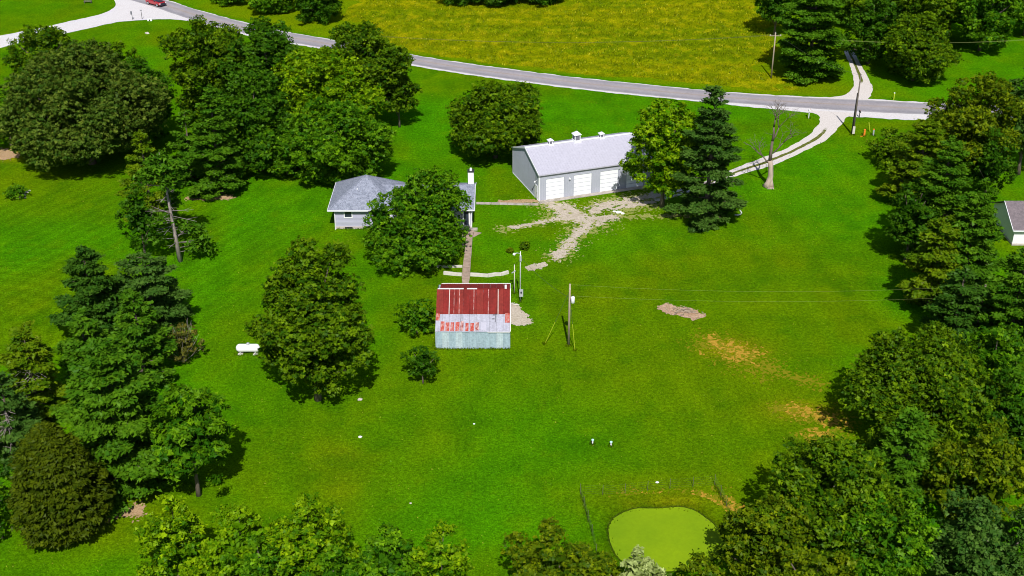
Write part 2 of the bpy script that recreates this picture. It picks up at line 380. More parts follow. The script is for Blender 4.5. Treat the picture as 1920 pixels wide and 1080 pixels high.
ribbon('road', GL(*up_px), GL(*lo_px), .024, M['asphalt'], 13, .6, .10, 8, .03)
mid = [((a[0] + b[0]) / 2, (a[1] + b[1]) / 2) for a, b in zip(up_px, lo_px)]
Pm = catmull(GL(*mid), 12)
for k, off in enumerate((-.16, .16)):
    T = np.gradient(Pm, axis=0); T /= np.linalg.norm(T, axis=1, keepdims=True); Nn = np.stack([-T[:, 1], T[:, 0]], 1)
    ribbon('centre_line', list((Pm + Nn * (off - .05))[::6]), list((Pm + Nn * (off + .05))[::6]), .062, M['line'], 2, .8, .03, 5 + k)
# gravel side road, top left
ribbon('gravel_road', GL((-260, 120), (-120, 92), (0, 67), (82, 51), (130, 40), (187, 27), (210, 17), (217, 8), (210, -6), (190, -30)),
       GL((-260, 150), (-120, 122), (0, 90), (60, 75), (130, 61), (180, 50), (225, 41), (290, 36.5), (340, 37.5), (392, 48)), .016, M['white_gravel'], 15, .6, .3, 17)
# farm drives
def fl(a, b):
    return lambda s, L: np.interp(s / L, [0, a, b, 1], [0, 0, 1, 1])
ribbon('driveway', GL((1505, 206), (1531, 214.5), (1537, 224), (1534, 233), (1515, 255), (1477, 277), (1445, 290), (1380, 315), (1345, 331), (1290, 350), (1225, 366)),
       GL((1620, 213), (1590, 219), (1581, 228), (1573, 239), (1550, 261), (1520, 277.5), (1477, 298), (1445, 311), (1390, 327), (1345, 343), (1290, 362), (1228, 379)), .02, M['track'], 17, .35, .25, 29, 0, fl(.14, .30))
ribbon('far_driveway', GL((1532, 186), (1560, 182), (1583, 178), (1598, 166), (1601, 150), (1596, 132), (1588, 108), (1582, 96)),
       GL((1640, 190), (1627, 187), (1634, 176), (1635, 162), (1627, 145), (1616, 124), (1606, 105), (1598, 93)), .02, M['track'], 17, .35, .25, 37, 0, fl(.35, .45))

# ------------------------------------------------------------------ ragged sheets cut out by a field (bare patches, meadow)
def cut_sheet(name, field, box, cell, z, mat, kind='structure', colf=None):
    x0, x1, y0, y1 = box
    xs = np.arange(x0, x1 + cell, cell); ys = np.arange(y0, y1 + cell, cell)
    X, Y, F = region_grid(xs, ys); keep = field(X[:-1, :-1] + cell / 2, Y[:-1, :-1] + cell / 2).ravel() > 0
    F = F[keep]; used, inv = np.unique(F, return_inverse=True); F = inv.reshape(F.shape)
    V = np.stack([X.ravel()[used], Y.ravel()[used], np.full(len(used), z)], 1)
    j = (np.stack([_h(used % 977, used // 977, 3), _h(used % 977, used // 977, 5)], 1) - .5) * cell * .5; V[:, :2] += j
    o = npmesh(name, V, F, mat, col=None if colf is None else colf(V[:, 0], V[:, 1])); o['kind'] = kind; return o
def capsules(segs, rag=1.0, fs=1.1, seed=5, sparse=0.0):
    S = [(G(*a), G(*b), w) for a, b, w in segs]
    def f(x, y):
        d = np.full(x.shape, 1e3)
        for (ax, ay), (bx, by), w in S:
            vx, vy = bx - ax, by - ay; t = np.clip(((x - ax) * vx + (y - ay) * vy) / (vx * vx + vy * vy + 1e-6), 0, 1)
            d = np.minimum(d, np.hypot(x - ax - vx * t, y - ay - vy * t) / w)
        n = fbm(x / fs, y / fs, seed, 5) * .55 + fbm(x / .28, y / .28, seed + 3, 2) * .45
        return 1 - sparse - d + (n - .5) * 2.6 * rag
    xs_ = [p[0] for s in S for p in s[:2]]; ys_ = [p[1] for s in S for p in s[:2]]; w = max(s[2] for s in S) * 2.5
    return f, (min(xs_) - w, max(xs_) + w, min(ys_) - w, max(ys_) + w)
def patch(name, segs, mat, rag=1.0, fs=1.1, seed=5, cell=.13, z=.03, kind='structure', sparse=0.0):
    f, b = capsules(segs, rag, fs, seed, sparse); return cut_sheet(name, f, b, cell, z, mat, kind)
patch('gravel_yard', [((1228, 366), (1135, 385), .9), ((1225, 378), (1150, 392), .5), ((1036, 382), (1066, 408), 1.2), ((1055, 400), (1108, 416), 1.3), ((1108, 412), (1142, 408), 1.0),
                      ((1066, 392), (1090, 410), 1.3), ((1110, 395), (1145, 386), 1.0), ((1130, 385), (1180, 378), .9), ((1108, 418), (1085, 436), .9), ((1092, 430), (1070, 452), .6), ((1068, 458), (1046, 482), .9), ((960, 427), (1045, 411), .45)], M['gravel'], 1.8, .6, 5, .10)
patch('gravel_patch', [((996, 503), (1016, 497), .75)], M['gravel'], .7, .9, 8)
patch('gravel_patch', [((962, 575), (972, 602), .9), ((975, 590), (988, 604), .8), ((960, 590), (966, 605), .8)], M['gravel'], .9, .9, 9)
patch('gravel_patch', [((940, 379), (1004, 377), .6)], M['dirt'], .6, .9, 19)
patch('bare_ground', [((1252, 578), (1298, 590), 1.2), ((1296, 588), (1318, 592), .5)], M['mulch'], .55, 1.0, 12)
patch('dry_patch', [((1368, 650), (1382, 664), 1.2), ((1380, 662), (1418, 662), .8), ((1362, 672), (1378, 676), .4), ((1332, 632), (1345, 652), .6), ((1308, 655), (1316, 664), .2), ((1400, 676), (1420, 686), .2)], M['straw'], 3.2, .30, 14, .10, z=.026, sparse=.55)
patch('dry_patch', [((1335, 645), (1430, 690), 2.0), ((1430, 690), (1540, 720), .9)], M['thin'], 3.0, .32, 15, .12, z=.022, sparse=.5)
patch('dry_patch', [((1500, 772), (1572, 790), 1.5), ((1520, 818), (1568, 812), 1.2), ((1450, 765), (1492, 770), .6)], M['thin'], 3.0, .32, 16, .12, z=.022, sparse=.5)
patch('dry_patch', [((1180, 941), (1345, 936), 1.2), ((1345, 936), (1380, 975), 1.2)], M['thin'], 3.0, .32, 17, .12, z=.022, sparse=.5)
patch('worn_grass', [((1228, 366), (1135, 385), 2.0), ((1225, 384), (1160, 398), 1.6), ((1036, 382), (1066, 408), 2.2), ((1050, 404), (1112, 418), 2.6), ((1108, 418), (1085, 436), 1.9), ((1092, 430), (1046, 482), 1.6), ((945, 430), (1045, 411), 1.0), ((1140, 405), (1285, 405), .8)], M['thin_gravel'], 2.2, .45, 18, .11, z=.022, sparse=.3)
patch('dry_patch', [((1492, 768), (1520, 775), 1.0), ((1530, 780), (1570, 790), .9), ((1525, 815), (1550, 812), .8)], M['straw'], 3.2, .30, 24, .10, z=.026, sparse=.55)
patch('dry_patch', [((1190, 938), (1235, 932), .6), ((1300, 932), (1330, 940), .7), ((1360, 945), (1370, 955), .7)], M['straw'], 3.2, .30, 34, .10, z=.026, sparse=.5)
patch('bare_ground', [((-40, 280), (12, 292), 2.2)], M['dirt'], .8, 1.3, 44)
patch('bare_ground', [((195, 965), (250, 958), 1.0)], M['dirt'], 1.1, .9, 54)
patch('bare_ground', [((355, 372), (430, 370), .8)], M['dirt'], 1.2, .9, 64)
# hay meadow beyond the road
rd = catmull(GL(*up_px), 12)
def meadow(x, y):
    edge = np.interp(x, rd[:, 0], rd[:, 1]); lx = G(640, 0)[0]; rx = G(1430, 60)[0]
    n = (fbm(x / 6, y / 6, 77, 4) - .5) * 14
    left = (x - (lx + (289 - y) * .28)) + n; right = (rx + (y - 260) * .12 - x) + n
    return np.minimum(np.minimum(y - edge - 2.4 - (fbm(x / 3, y / 3, 5, 3) - .3) * 4, left), right)
def meadow_col(x, y):
    c = np.ones((len(x), 3)) * Dn(.165, .205, .0012)
    n = fbm(x / 2.6, y / 3.2, 61, 5); n2 = fbm(x / 22, y / 12, 65, 4); n3 = fbm(x / 1.2, y / 1.5, 69, 3)
    c = blend(c, .65 * sstep(.48, .74, n), Dn(.240, .250, .002)); c = blend(c, .7 * sstep(.48, .66, n2), Dn(.120, .185, .0012))
    c = blend(c, .5 * sstep(.55, .75, n3), Dn(.33, .31, .004)); c = blend(c, .5 * sstep(.5, .25, n3), Dn(.075, .12, .0015))
    row = np.sin(y * .9 + n2 * 3) ; return c * (1 + .07 * row)[:, None]
cut_sheet('meadow', meadow, (-60, 75, 224, 340), .4, .010, M['hay'], colf=meadow_col)

# ------------------------------------------------------------------ pond
pond_px = [(1140, 990), (1150, 972), (1172, 960), (1197, 953.5), (1235, 953.5), (1272, 950.5), (1302, 957), (1322, 970), (1340, 985), (1350, 1000), (1357, 1017), (1350, 1040), (1325, 1056), (1290, 1068), (1245, 1073), (1200, 1068), (1162, 1050), (1144, 1018)]
loop = catmull(GL(*(pond_px + [pond_px[0]])), 10)[:-1]; cen = loop.mean(0)
def ring(k, z): 
    d = loop - cen; L = np.linalg.norm(d, axis=1, keepdims=True); return np.column_stack([cen + d * (1 + k / L), np.full(len(loop), z)])
a = np.arange(len(loop)); jit = (fbm(a * .6, a * 0, 6, 3) - .5)[:, None] * .35
V = [ring(-.2, .03), ring(0, .05), ring(.25, .11), ring(1.0, .10), ring(2.6, .012)]
for q in V[1:4]: q[:, :2] += (q[:, :2] - cen) / 10 * jit
n = len(loop); F = []
for k in range(4):
    for j in range(n): F.append((k * n + j, k * n + (j + 1) % n, (k + 1) * n + (j + 1) % n, (k + 1) * n + j))
Vb = np.vstack(V); cb = lawn_colour(Vb[:, 0], Vb[:, 1]) * .95; cb[:2 * n] = Dn(.035, .06, .005); cb[2 * n:3 * n] *= .75
structure(npmesh('pond_bank', Vb, F, M['lawn'], col=cb))
mb = MB(); mb.poly(*[(x, y, .045) for x, y in (loop + (cen - loop) * .004)]); structure(mb.build('pond', M['algae']))
# ------------------------------------------------------------------ tree makers
def unit(v): return v / (np.linalg.norm(v, axis=-1, keepdims=True) + 1e-9)
def leaf_quads(P, Nrm, size, rng, elong=1.0, adir=None):
    n = len(P); a = unit(np.cross(Nrm, rng.normal(size=(n, 3)))) if adir is None else unit(adir - Nrm * (adir * Nrm).sum(1, keepdims=True))
    b = unit(np.cross(Nrm, a)); s = (size * rng.uniform(.6, 1.35, n))[:, None]
    a = a * s * .62 * elong; b = b * s * .45
    k = rng.uniform(-.5, .5, (n, 1))
    return np.stack([P - a * 1.05 - b * .95, P + a * 1.05 - b * (.95 + k), P + a * k + b * 1.35], 1)
def leaf_mesh(parent, Q, col, name='crown'):
    n = len(Q); return npmesh(name, Q.reshape(-1, 3), np.arange(3 * n).reshape(n, 3), M['leaf'], parent, np.repeat(col, 3, 0))
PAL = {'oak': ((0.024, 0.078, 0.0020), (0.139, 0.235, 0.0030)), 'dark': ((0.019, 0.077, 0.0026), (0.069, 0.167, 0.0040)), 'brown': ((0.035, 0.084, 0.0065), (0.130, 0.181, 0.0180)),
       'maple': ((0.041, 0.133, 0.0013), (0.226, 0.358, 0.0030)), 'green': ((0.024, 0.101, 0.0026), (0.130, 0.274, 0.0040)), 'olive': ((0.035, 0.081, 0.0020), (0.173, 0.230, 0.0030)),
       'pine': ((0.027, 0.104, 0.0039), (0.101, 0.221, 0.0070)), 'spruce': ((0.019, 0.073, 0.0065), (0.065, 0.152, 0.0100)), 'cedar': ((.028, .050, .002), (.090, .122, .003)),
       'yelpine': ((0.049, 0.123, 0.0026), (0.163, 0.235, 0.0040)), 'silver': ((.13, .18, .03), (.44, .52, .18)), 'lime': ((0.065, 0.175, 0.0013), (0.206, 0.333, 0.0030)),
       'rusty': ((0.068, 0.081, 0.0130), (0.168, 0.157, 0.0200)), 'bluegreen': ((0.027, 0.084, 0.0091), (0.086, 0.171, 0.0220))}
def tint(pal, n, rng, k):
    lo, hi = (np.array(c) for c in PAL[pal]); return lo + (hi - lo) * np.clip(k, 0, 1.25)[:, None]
def decid_crown(parent, rng, r, a, zc, pal, leaf=.42, dens=1.0, taper=0.0, lobes=None, elong=1.0, lobe_r=.215, rough=1.0):
    leaf = leaf * .62; area = r * (r + a) * .5; nl = lobes or int(np.clip(26 + area * 1.25, 18, 120))
    i = np.arange(nl); ph = i * 2.39996 + rng.uniform(0, 6); cz = 1 - 2 * (i + .5) / nl
    d = unit(np.stack([np.sqrt(1 - cz ** 2) * np.cos(ph), np.sqrt(1 - cz ** 2) * np.sin(ph), cz], 1) + rng.normal(size=(nl, 3)) * .17)
    s0 = rng.uniform(0, 99); swell = np.clip(1 + .85 * rough * (vnoise(d[:, 0] * 1.5 + s0 + d[:, 2], d[:, 1] * 1.5 - s0 + 1.7 * d[:, 2], 7) - .42), .72, 1.25)
    rad = rng.uniform(.56, .84, nl) * swell * np.where(rng.random(nl) < .25, 1 + .24 * rough ** .5, 1)
    rad = np.minimum(rad, np.where(d[:, 2] > .75, .88, 1.02))
    dz = np.maximum(d[:, 2], -.80); sx = 1 - taper * d[:, 2]
    cen = np.stack([d[:, 0] * r * sx, d[:, 1] * r * sx, dz * a], 1) * rad[:, None]
    cen[:, 2] = np.where(d[:, 2] < -.4, np.maximum(cen[:, 2], -a * .86) * 1.08, cen[:, 2])
    lr = r * lobe_r * rng.uniform(.55, 1.3, nl) * np.clip(.75 + .25 * sx, .6, 1.2)
    lk = rng.normal(0, .07, nl)
    Q = []; K = []
    for j in range(nl):
        nc = max(5, int(4 * math.pi * lr[j] ** 2 / .30 * .70 * dens * min(1.25, .26 / leaf)))
        u = unit(rng.normal(size=(nc, 3)) + d[j] * .6 + np.array([0, 0, .25])); q = cen[j] + u * (lr[j] * rng.uniform(.50, 1.38, nc))[:, None] * np.array([1, 1, .80])
        e = np.sqrt((q[:, 0] / r) ** 2 + (q[:, 1] / r) ** 2 + (q[:, 2] / a) ** 2); keep = e > .46; q = q[keep]; u = u[keep]
        if not len(q): continue
        m = 10; sp = rng.uniform(.10, .24, (len(q), 1)).repeat(m, 0) * (leaf / .26)
        p = np.repeat(q, m, 0) + rng.normal(size=(len(q) * m, 3)) * sp * np.array([1, 1, .6])
        cn = unit(u * .40 + np.array([0, 0, .55]) + rng.normal(size=u.shape) * .42); nn = unit(np.repeat(cn, m, 0) + rng.normal(size=p.shape) * .34)
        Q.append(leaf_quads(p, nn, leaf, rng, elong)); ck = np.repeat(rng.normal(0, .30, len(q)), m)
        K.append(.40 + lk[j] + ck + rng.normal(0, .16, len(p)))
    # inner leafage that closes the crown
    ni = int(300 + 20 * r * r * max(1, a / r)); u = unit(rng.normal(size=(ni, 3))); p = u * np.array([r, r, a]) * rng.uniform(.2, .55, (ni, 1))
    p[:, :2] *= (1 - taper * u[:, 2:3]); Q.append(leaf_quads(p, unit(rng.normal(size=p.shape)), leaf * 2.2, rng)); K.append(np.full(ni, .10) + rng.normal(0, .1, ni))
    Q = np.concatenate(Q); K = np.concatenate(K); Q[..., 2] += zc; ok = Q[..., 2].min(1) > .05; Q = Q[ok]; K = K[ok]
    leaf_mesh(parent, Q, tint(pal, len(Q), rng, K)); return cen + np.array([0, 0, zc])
def pine_crown(parent, rng, h, rr, z0, pal, leaf=.40, dens=1.0, dz=1.22, shape=.8, droop=.05, gaps=0.06, tiers=None, plume=1.0):
    Q = []; K = []; ends = []; z = z0
    while z < h - .3:
        t = (z - z0) / (h - z0); L = rr * ((1 - t) ** shape * .94 + .06) * (1 if t > .12 else .8 + t * 1.6)
        nb = 6 if L > 2.2 else 5; ph0 = rng.uniform(0, 6.28)
        for b in range(nb):
            if rng.random() < gaps: continue
            ph = ph0 + b * 6.283 / nb + rng.normal(0, .22); Lb = L * rng.uniform(.58, 1.22); zb = z + rng.normal(0, .22) * dz
            dr = np.array([math.cos(ph), math.sin(ph), 0]); sd_ = np.array([-dr[1], dr[0], 0]); up = .22 * t - droop * (1 - t) + rng.normal(0, .04)
            ends.append(((0, 0, zb), tuple(dr * Lb * .85 + np.array([0, 0, zb + up * Lb * .85])), L))
            nc = max(4, int(Lb * (1.6 + Lb * .62) * 2.3 * dens)); s = rng.uniform(.16, 1, nc) ** .72
            w = Lb * .29 * np.sin(np.pi * np.clip(s, 0, .97) ** .9) ** .7 + .18
            off = rng.uniform(-1, 1, nc) * w; q = dr * (s * Lb)[:, None] + sd_ * off[:, None]; q[:, 2] += zb + up * s * Lb + rng.normal(0, .09, nc) - .1 * np.abs(off)
            m = 12; p = np.repeat(q, m, 0) + rng.normal(size=(nc * m, 3)) * np.array([.25, .25, .08]) * plume
            nn = unit(np.array([0, 0, 1.0]) + rng.normal(size=p.shape) * .48); ad = dr + sd_ * np.repeat(off / (w + .1), m)[:, None] * .9 + rng.normal(size=p.shape) * .3
            Q.append(leaf_quads(p, nn, leaf * .62, rng, 1.4, ad)); bk = rng.normal(0, .13); K.append(.40 + bk + .2 * (np.repeat(s, m) - .5) + np.repeat(rng.normal(0, .15, nc), m) + rng.normal(0, .12, nc * m))
        z += dz * rng.uniform(.8, 1.2) * (1 - .35 * t)
    nt_ = 60; p = np.stack([rng.normal(0, .14, nt_), rng.normal(0, .14, nt_), h - rng.uniform(0, 1.3, nt_)], 1); Q.append(leaf_quads(p, unit(rng.normal(size=p.shape)), leaf * .8, rng)); K.append(np.full(nt_, .5))
    Q = np.concatenate(Q); K = np.concatenate(K); leaf_mesh(parent, Q, tint(pal, len(Q), rng, K)); return ends
def cedar_crown(parent, rng, r, h, z0, pal, leaf=.34, dens=1.0):
    """dense ovoid evergreen: short flat sprays laid over an egg-shaped surface"""
    a = (h - z0) / 2; nc = int(4 * math.pi * r * a / .15 * dens); zz = rng.uniform(-1, 1, nc); ph = rng.uniform(0, 6.283, nc)
    prof = 1.70 * ((1 - zz) / 2) ** .80 * ((1 + zz) / 2) ** .34; lump = .70 + .58 * fbm(ph * 2.2, zz * 5, int(r * 10), 3) + .08 * fbm(ph * 7, zz * 14, 3, 2)
    lay = .95 + .08 * np.sin(zz * a * 6.5 + 3 * vnoise(ph * 2, zz, 4)); R_ = r * prof * lump * lay
    q = np.stack([np.cos(ph) * R_, np.sin(ph) * R_, zz * a + a + z0], 1); m = 8; out = np.stack([np.cos(ph), np.sin(ph), zz * .3], 1)
    p = np.repeat(q, m, 0) + rng.normal(size=(nc * m, 3)) * np.array([.20, .20, .07]); o = np.repeat(out, m, 0)
    nn = unit(o * .35 + np.array([0, 0, .8]) + rng.normal(size=p.shape) * .45); Q = leaf_quads(p, nn, leaf * .62, rng, 1.6, o + rng.normal(size=p.shape) * .5)
    K = .4 + np.repeat(rng.normal(0, .22, nc), m) + rng.normal(0, .15, nc * m)
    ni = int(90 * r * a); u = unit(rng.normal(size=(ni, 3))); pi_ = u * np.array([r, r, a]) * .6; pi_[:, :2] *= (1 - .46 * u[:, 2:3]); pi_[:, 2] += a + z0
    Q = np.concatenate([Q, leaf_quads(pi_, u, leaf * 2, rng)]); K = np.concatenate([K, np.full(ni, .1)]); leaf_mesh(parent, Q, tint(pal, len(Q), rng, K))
def trunk(parent, h, r0, r1=None, mat='bark', limbs=(), bend=.2, seed=1, n=8):
    rg = random.Random(seed); mb = MB(); r1 = r1 or r0 * .25; pts = []; rs = []
    bx, by = rg.uniform(-bend, bend), rg.uniform(-bend, bend); k = 7
    for i in range(k):
        t = i / (k - 1); pts.append((bx * math.sin(t * 2.6), by * math.sin(t * 2.2), -.1 + t * (h + .1))); rs.append((r0 + (r1 - r0) * t) * (1.35 if i == 0 else 1))
    mb.tube(pts, rs, n)
    for p, q, rr in limbs:
        p = Vector(p); q = Vector(q); m_ = p.lerp(q, .5) + Vector((0, 0, -.04 * (q - p).length)); mb.tube([p, m_, q], [rr, rr * .7, rr * .3], 5)
    return mb.build('trunk', M[mat], parent, True)
tree_count = 0
def crown_geometry(x0, x1, yt, yb, hb, z_guess=None):
    xc, yc = (x0 + x1) / 2, (yt + yb) / 2; zc = 6.0
    for _ in range(6):
        bx, by = G(xc, yc, zc); d = math.hypot(by, CAM_H - zc, bx); phi = math.atan2(CAM_H - zc, by); s = FPX / (by * CP + (CAM_H - zc) * SP)
        r = (x1 - x0) / 2 / s; E = (yb - yt) / 2 / s; a = math.sqrt(max(E * E - (r * math.sin(phi)) ** 2, (.30 * E) ** 2)) / math.cos(phi); zc = hb + a
    return (bx, by), r, a, zc
def tree(kind, box, label, pal, name=None, group=None, hb=.9, cat='tree', leaf=.42, dens=1.0, **kw):
    global tree_count; tree_count += 1
    rng = np.random.default_rng(100 + tree_count); x0, x1, yt, yb = box
    if kind == 'd':
        loc, r, a, zc = crown_geometry(x0, x1, yt, yb, hb)
        T = thing(name or 'broadleaf_tree', loc, label, cat, group, 0)
        cen = decid_crown(T, rng, r * .97, a * .97, zc, pal, leaf, dens, **kw)
        idx = rng.permutation(len(cen))[:7]; h = zc + a * .45
        limbs = [((0, 0, float(max(.8, min(h * .8, c[2] * .55)))), tuple(map(float, c)), max(.05, .018 * r * 1.6)) for c in cen[idx] if c[2] > 2]
        if cat != 'bush': trunk(T, h, max(.10, .032 * r + .016 * a), limbs=limbs, seed=tree_count)
        else: trunk(T, zc + a * .3, .10, limbs=limbs, seed=tree_count)
    else:
        xc = (x0 + x1) / 2; ax = kw.pop('apex', xc); hb_ = hb
        s = FPX / (G(xc, yb)[1] * CP + CAM_H * SP); r = (x1 - x0) / 2 / s
        cx, cy = G(xc, yb, hb_); phi = math.atan2(CAM_H, cy); cy += r * .80
        # height so the tip shows at the top of the box
        h = 4.0
        for _ in range(40):
            dd = (cy, h - CAM_H); v = (-(dd[1]) * CP - dd[0] * SP) / (dd[0] * CP - dd[1] * SP)
            py = 540 + FPX * v; h += (py - yt) / (s * .9)
        T = thing(name or 'pine_tree', (cx, cy), label, cat, group, 0)
        if kind == 'c':
            cedar_crown(T, rng, r * .93, h, .25, pal, dens=dens); trunk(T, h * .8, .22, seed=tree_count)
        else:
            ends = pine_crown(T, rng, h, r, hb_, pal, leaf, dens, **kw)
            limbs = [(p, q, max(.035, .02 * L)) for p, q, L in ends]
            trunk(T, h * .97, .018 * h + .08, .04, limbs=limbs, seed=tree_count)
    return T

GL_, GR_, GB_, GF_ = 'trees in the left hand belt', 'trees in the right hand belt', 'tree tops along the near edge', 'trees beyond the road'
GN_ = 'big trees north-west of the house'
# --- upper left grove
tree('d', (10, 300, 82, 312), 'huge dark spreading oak with brownish leaves below the white gravel road', 'brown', 'oak_tree', GN_, hb=.6, dens=1.0, lobe_r=.20, taper=.12, rough=.5)
tree('d', (15, 140, 48, 170), 'smaller ragged tree poking over the gravel road behind the huge brownish oak', 'oak', 'broadleaf_tree', GN_, leaf=.5, dens=.8)
tree('d', (180, 262, 76, 190), 'small rounded dark tree behind the right shoulder of the huge brownish oak', 'oak', 'broadleaf_tree', GN_, leaf=.48)
tree('d', (205, 327, 108, 262), 'dark oak on the right flank of the huge brownish oak beside a lawn strip', 'dark', 'oak_tree', GN_, leaf=.46)
tree('d', (-40, 60, 165, 270), 'loose green tree cut by the left frame edge beside the huge brownish oak', 'green', 'broadleaf_tree', GN_, leaf=.46)
tree('d', (322, 478, 26, 215), 'dark oak at the top left of the grove, its top reaching the road junction', 'oak', 'oak_tree', GN_, leaf=.46, rough=1.6)
tree('d', (425, 582, 36, 225), 'dark oak behind the bright maple, just left of the gap showing the road', 'dark', 'oak_tree', GN_, leaf=.46)
tree('d', (600, 768, 38, 232), 'big round oak overlapping the road at the upper right of the grove', 'oak', 'oak_tree', GN_, leaf=.46)
tree('d', (705, 788, 135, 215), 'low leaning limb-shaped tree stretching right from the round oak over the lawn', 'oak', 'broadleaf_tree', GN_, hb=2.5, leaf=.44)
tree('d', (400, 560, 135, 315), 'deep green shaded tree in the middle of the grove between pine and bright maple', 'dark', 'broadleaf_tree', GN_, leaf=.46)
tree('d', (520, 718, 88, 262), 'bright yellow-green maple in the middle of the grove with sunlit crown', 'maple', 'maple_tree', GN_, leaf=.44, rough=1.5)
tree('d', (535, 722, 190, 338), 'green maple at the lower right of the grove just behind the grey hipped roof', 'green', 'maple_tree', GN_, leaf=.44)
tree('d', (470, 600, 215, 322), 'lower dark green tree of the grove left of the maple behind the house', 'green', 'broadleaf_tree', GN_, leaf=.44)
tree('p', (338, 470, 158, 372), 'layered white pine at the lower left edge of the grove, casting shade to the right', 'pine', 'pine_tree', GN_, dens=1.1)
tree('p', (300, 400, 210, 345), 'shorter pine squeezed between the half dead pine and the layered white pine', 'pine', 'pine_tree', GN_)
# --- left belt
tree('p', (215, 330, 245, 420), 'thin ragged pine standing behind the bare grey trunk', 'yelpine', 'pine_tree', GL_, gaps=.2, dens=.9, hb=1.5)
tree('d', (222, 300, 335, 478), 'narrow dark broadleaf tree left of the bare grey trunk', 'dark', 'broadleaf_tree', GL_, leaf=.38, taper=.25)
tree('p', (84, 244, 462, 655), 'dark blue-green spruce with pointed top at the head of the left belt', 'spruce', 'spruce_tree', GL_, dz=1.05, shape=.72, dens=1.0, gaps=.1)
tree('p', (184, 356, 478, 640), 'dark spreading pine just right of the pointed spruce', 'bluegreen', 'pine_tree', GL_, shape=.45, gaps=.15)
tree('p', (190, 322, 545, 735), 'broad green pine below the spreading pine, beside the brown shrub', 'pine', 'pine_tree', GL_, shape=.6)
tree('p', (95, 215, 585, 720), 'green pine behind the tallest yellow-topped pine', 'pine', 'pine_tree', GL_, shape=.6)
tree('p', (-10, 120, 615, 800), 'yellowish pine at the left frame edge with bare grey limbs below', 'yelpine', 'pine_tree', GL_, shape=.5, gaps=.12)
tree('p', (-60, 80, 700, 900), 'dull green pine cut by the left frame edge with dead grey twigs', 'bluegreen', 'pine_tree', GL_, shape=.55, gaps=.2)
tree('p', (78, 332, 636, 962), 'tallest pine of the left belt with yellow-green top and wide layered skirts', 'pine', 'pine_tree', GL_, shape=.58, dens=1.1, dz=1.45, plume=1.3, leaf=.46, gaps=.1)
tree('d', (272, 438, 702, 908), 'feathery light-tipped tree with a short pale trunk showing beside the tallest pine', 'green', 'broadleaf_tree', GL_, hb=2.2, elong=1.8, leaf=.38, taper=.36, lobe_r=.19, rough=.5, dens=1.2)
tree('c', (-10, 196, 796, 1040), 'dense dark olive cedar with egg-shaped crown in the lower left corner', 'cedar', 'cedar_tree', GL_)
tree('d', (-60, 30, 860, 1000), 'light green tree just showing at the left frame edge behind the olive cedar', 'green', 'broadleaf_tree', GL_)
# --- near edge tops
tree('d', (250, 410, 920, 1130), 'bright maple top at the bottom left, just right of the olive cedar', 'maple', 'maple_tree', GB_, leaf=.36, dens=1.3, rough=.3, taper=.38)
tree('d', (380, 520, 922, 1150), 'bright maple top second in the bottom left row', 'lime', 'maple_tree', GB_, leaf=.36, dens=1.3, rough=.3, taper=.38)
tree('d', (484, 668, 924, 1150), 'tallest maple top of the bottom row with domed crown, under the open lawn', 'maple', 'maple_tree', GB_, leaf=.36, dens=1.3, rough=.3, taper=.38)
tree('d', (420, 560, 985, 1180), 'dark green lower tree top wedged in front of the domed maple top', 'green', 'maple_tree', GB_, leaf=.36, rough=.3, taper=.38)
tree('d', (560, 700, 1010, 1200), 'low maple top in the dip between domed maple and twin crowned maples', 'green', 'maple_tree', GB_, leaf=.36, rough=.3, taper=.38)
tree('d', (668, 796, 974, 1160), 'left one of the twin maple tops at bottom centre', 'green', 'maple_tree', GB_, leaf=.36, rough=.3, taper=.38)
tree('d', (764, 890, 972, 1170), 'right one of the twin maple tops at bottom centre', 'maple', 'maple_tree', GB_, leaf=.36, rough=.3, taper=.38)
tree('d', (938, 1158, 995, 1190), 'round olive oak top left of the green pond', 'olive', 'oak_tree', GB_, leaf=.36, dens=1.1, rough=.5)
tree('d', (1140, 1256, 1026, 1175), 'silvery grey leaved tree top in front of the green pond', 'silver', 'willow_tree', GB_, leaf=.36, elong=1.5, taper=.15, dens=1.5, rough=.5)
tree('d', (1245, 1395, 1048, 1200), 'brownish olive tree top below the pond beside the silvery tree', 'olive', 'broadleaf_tree', GB_, leaf=.36, rough=.5)
# --- centre
tree('d', (472, 696, 448, 757), 'large lone egg-shaped oak on the open lawn right of the white gas tank', 'oak', 'oak_tree', None, hb=.5, leaf=.42, dens=1.15, taper=.20, rough=.5)
tree('d', (722, 882, 320, 446), 'leafy maple covering the middle of the house roof', 'green', 'maple_tree', None, hb=2.2, leaf=.40, dens=.8, rough=1.5)
tree('d', (682, 748, 362, 470), 'slim leafy tree in front of the house wall just right of the small window', 'green', 'broadleaf_tree', None, hb=1.0, leaf=.38, rough=1.8)
tree('d', (690, 866, 404, 502), 'dark green low spreading tree in front of the house, touching the concrete path', 'green', 'maple_tree', None, hb=.6, leaf=.38, rough=1.6, dens=.85)
tree('d', (845, 1012, 160, 290), 'lone spreading tree on the lawn behind the grey pole barn', 'oak', 'oak_tree', None, hb=1.2, leaf=.44, lobe_r=.24)
tree('d', (742, 822, 558, 628), 'round dark green bush against the left wall of the red roofed shed', 'green', 'bush', None, hb=.2, cat='bush', leaf=.3, rough=.5)
tree('d', (757, 826, 645, 709), 'small round ornamental tree with short trunk on the lawn below the shed', 'dark', 'ornamental_tree', None, hb=1.1, leaf=.28, taper=.1, dens=1.3, rough=.5)
tree('d', (1178, 1318, 178, 382), 'bright leafy maple hiding the right end of the grey pole barn', 'maple', 'maple_tree', None, hb=1.0, leaf=.44, rough=.45, taper=-.05)
tree('p', (1258, 1402, 166, 432), 'tall loose spruce right of the bright maple beside the gravel drive', 'bluegreen', 'spruce_tree', None, dens=1.0, shape=.62, dz=1.2, hb=.5, gaps=.15)
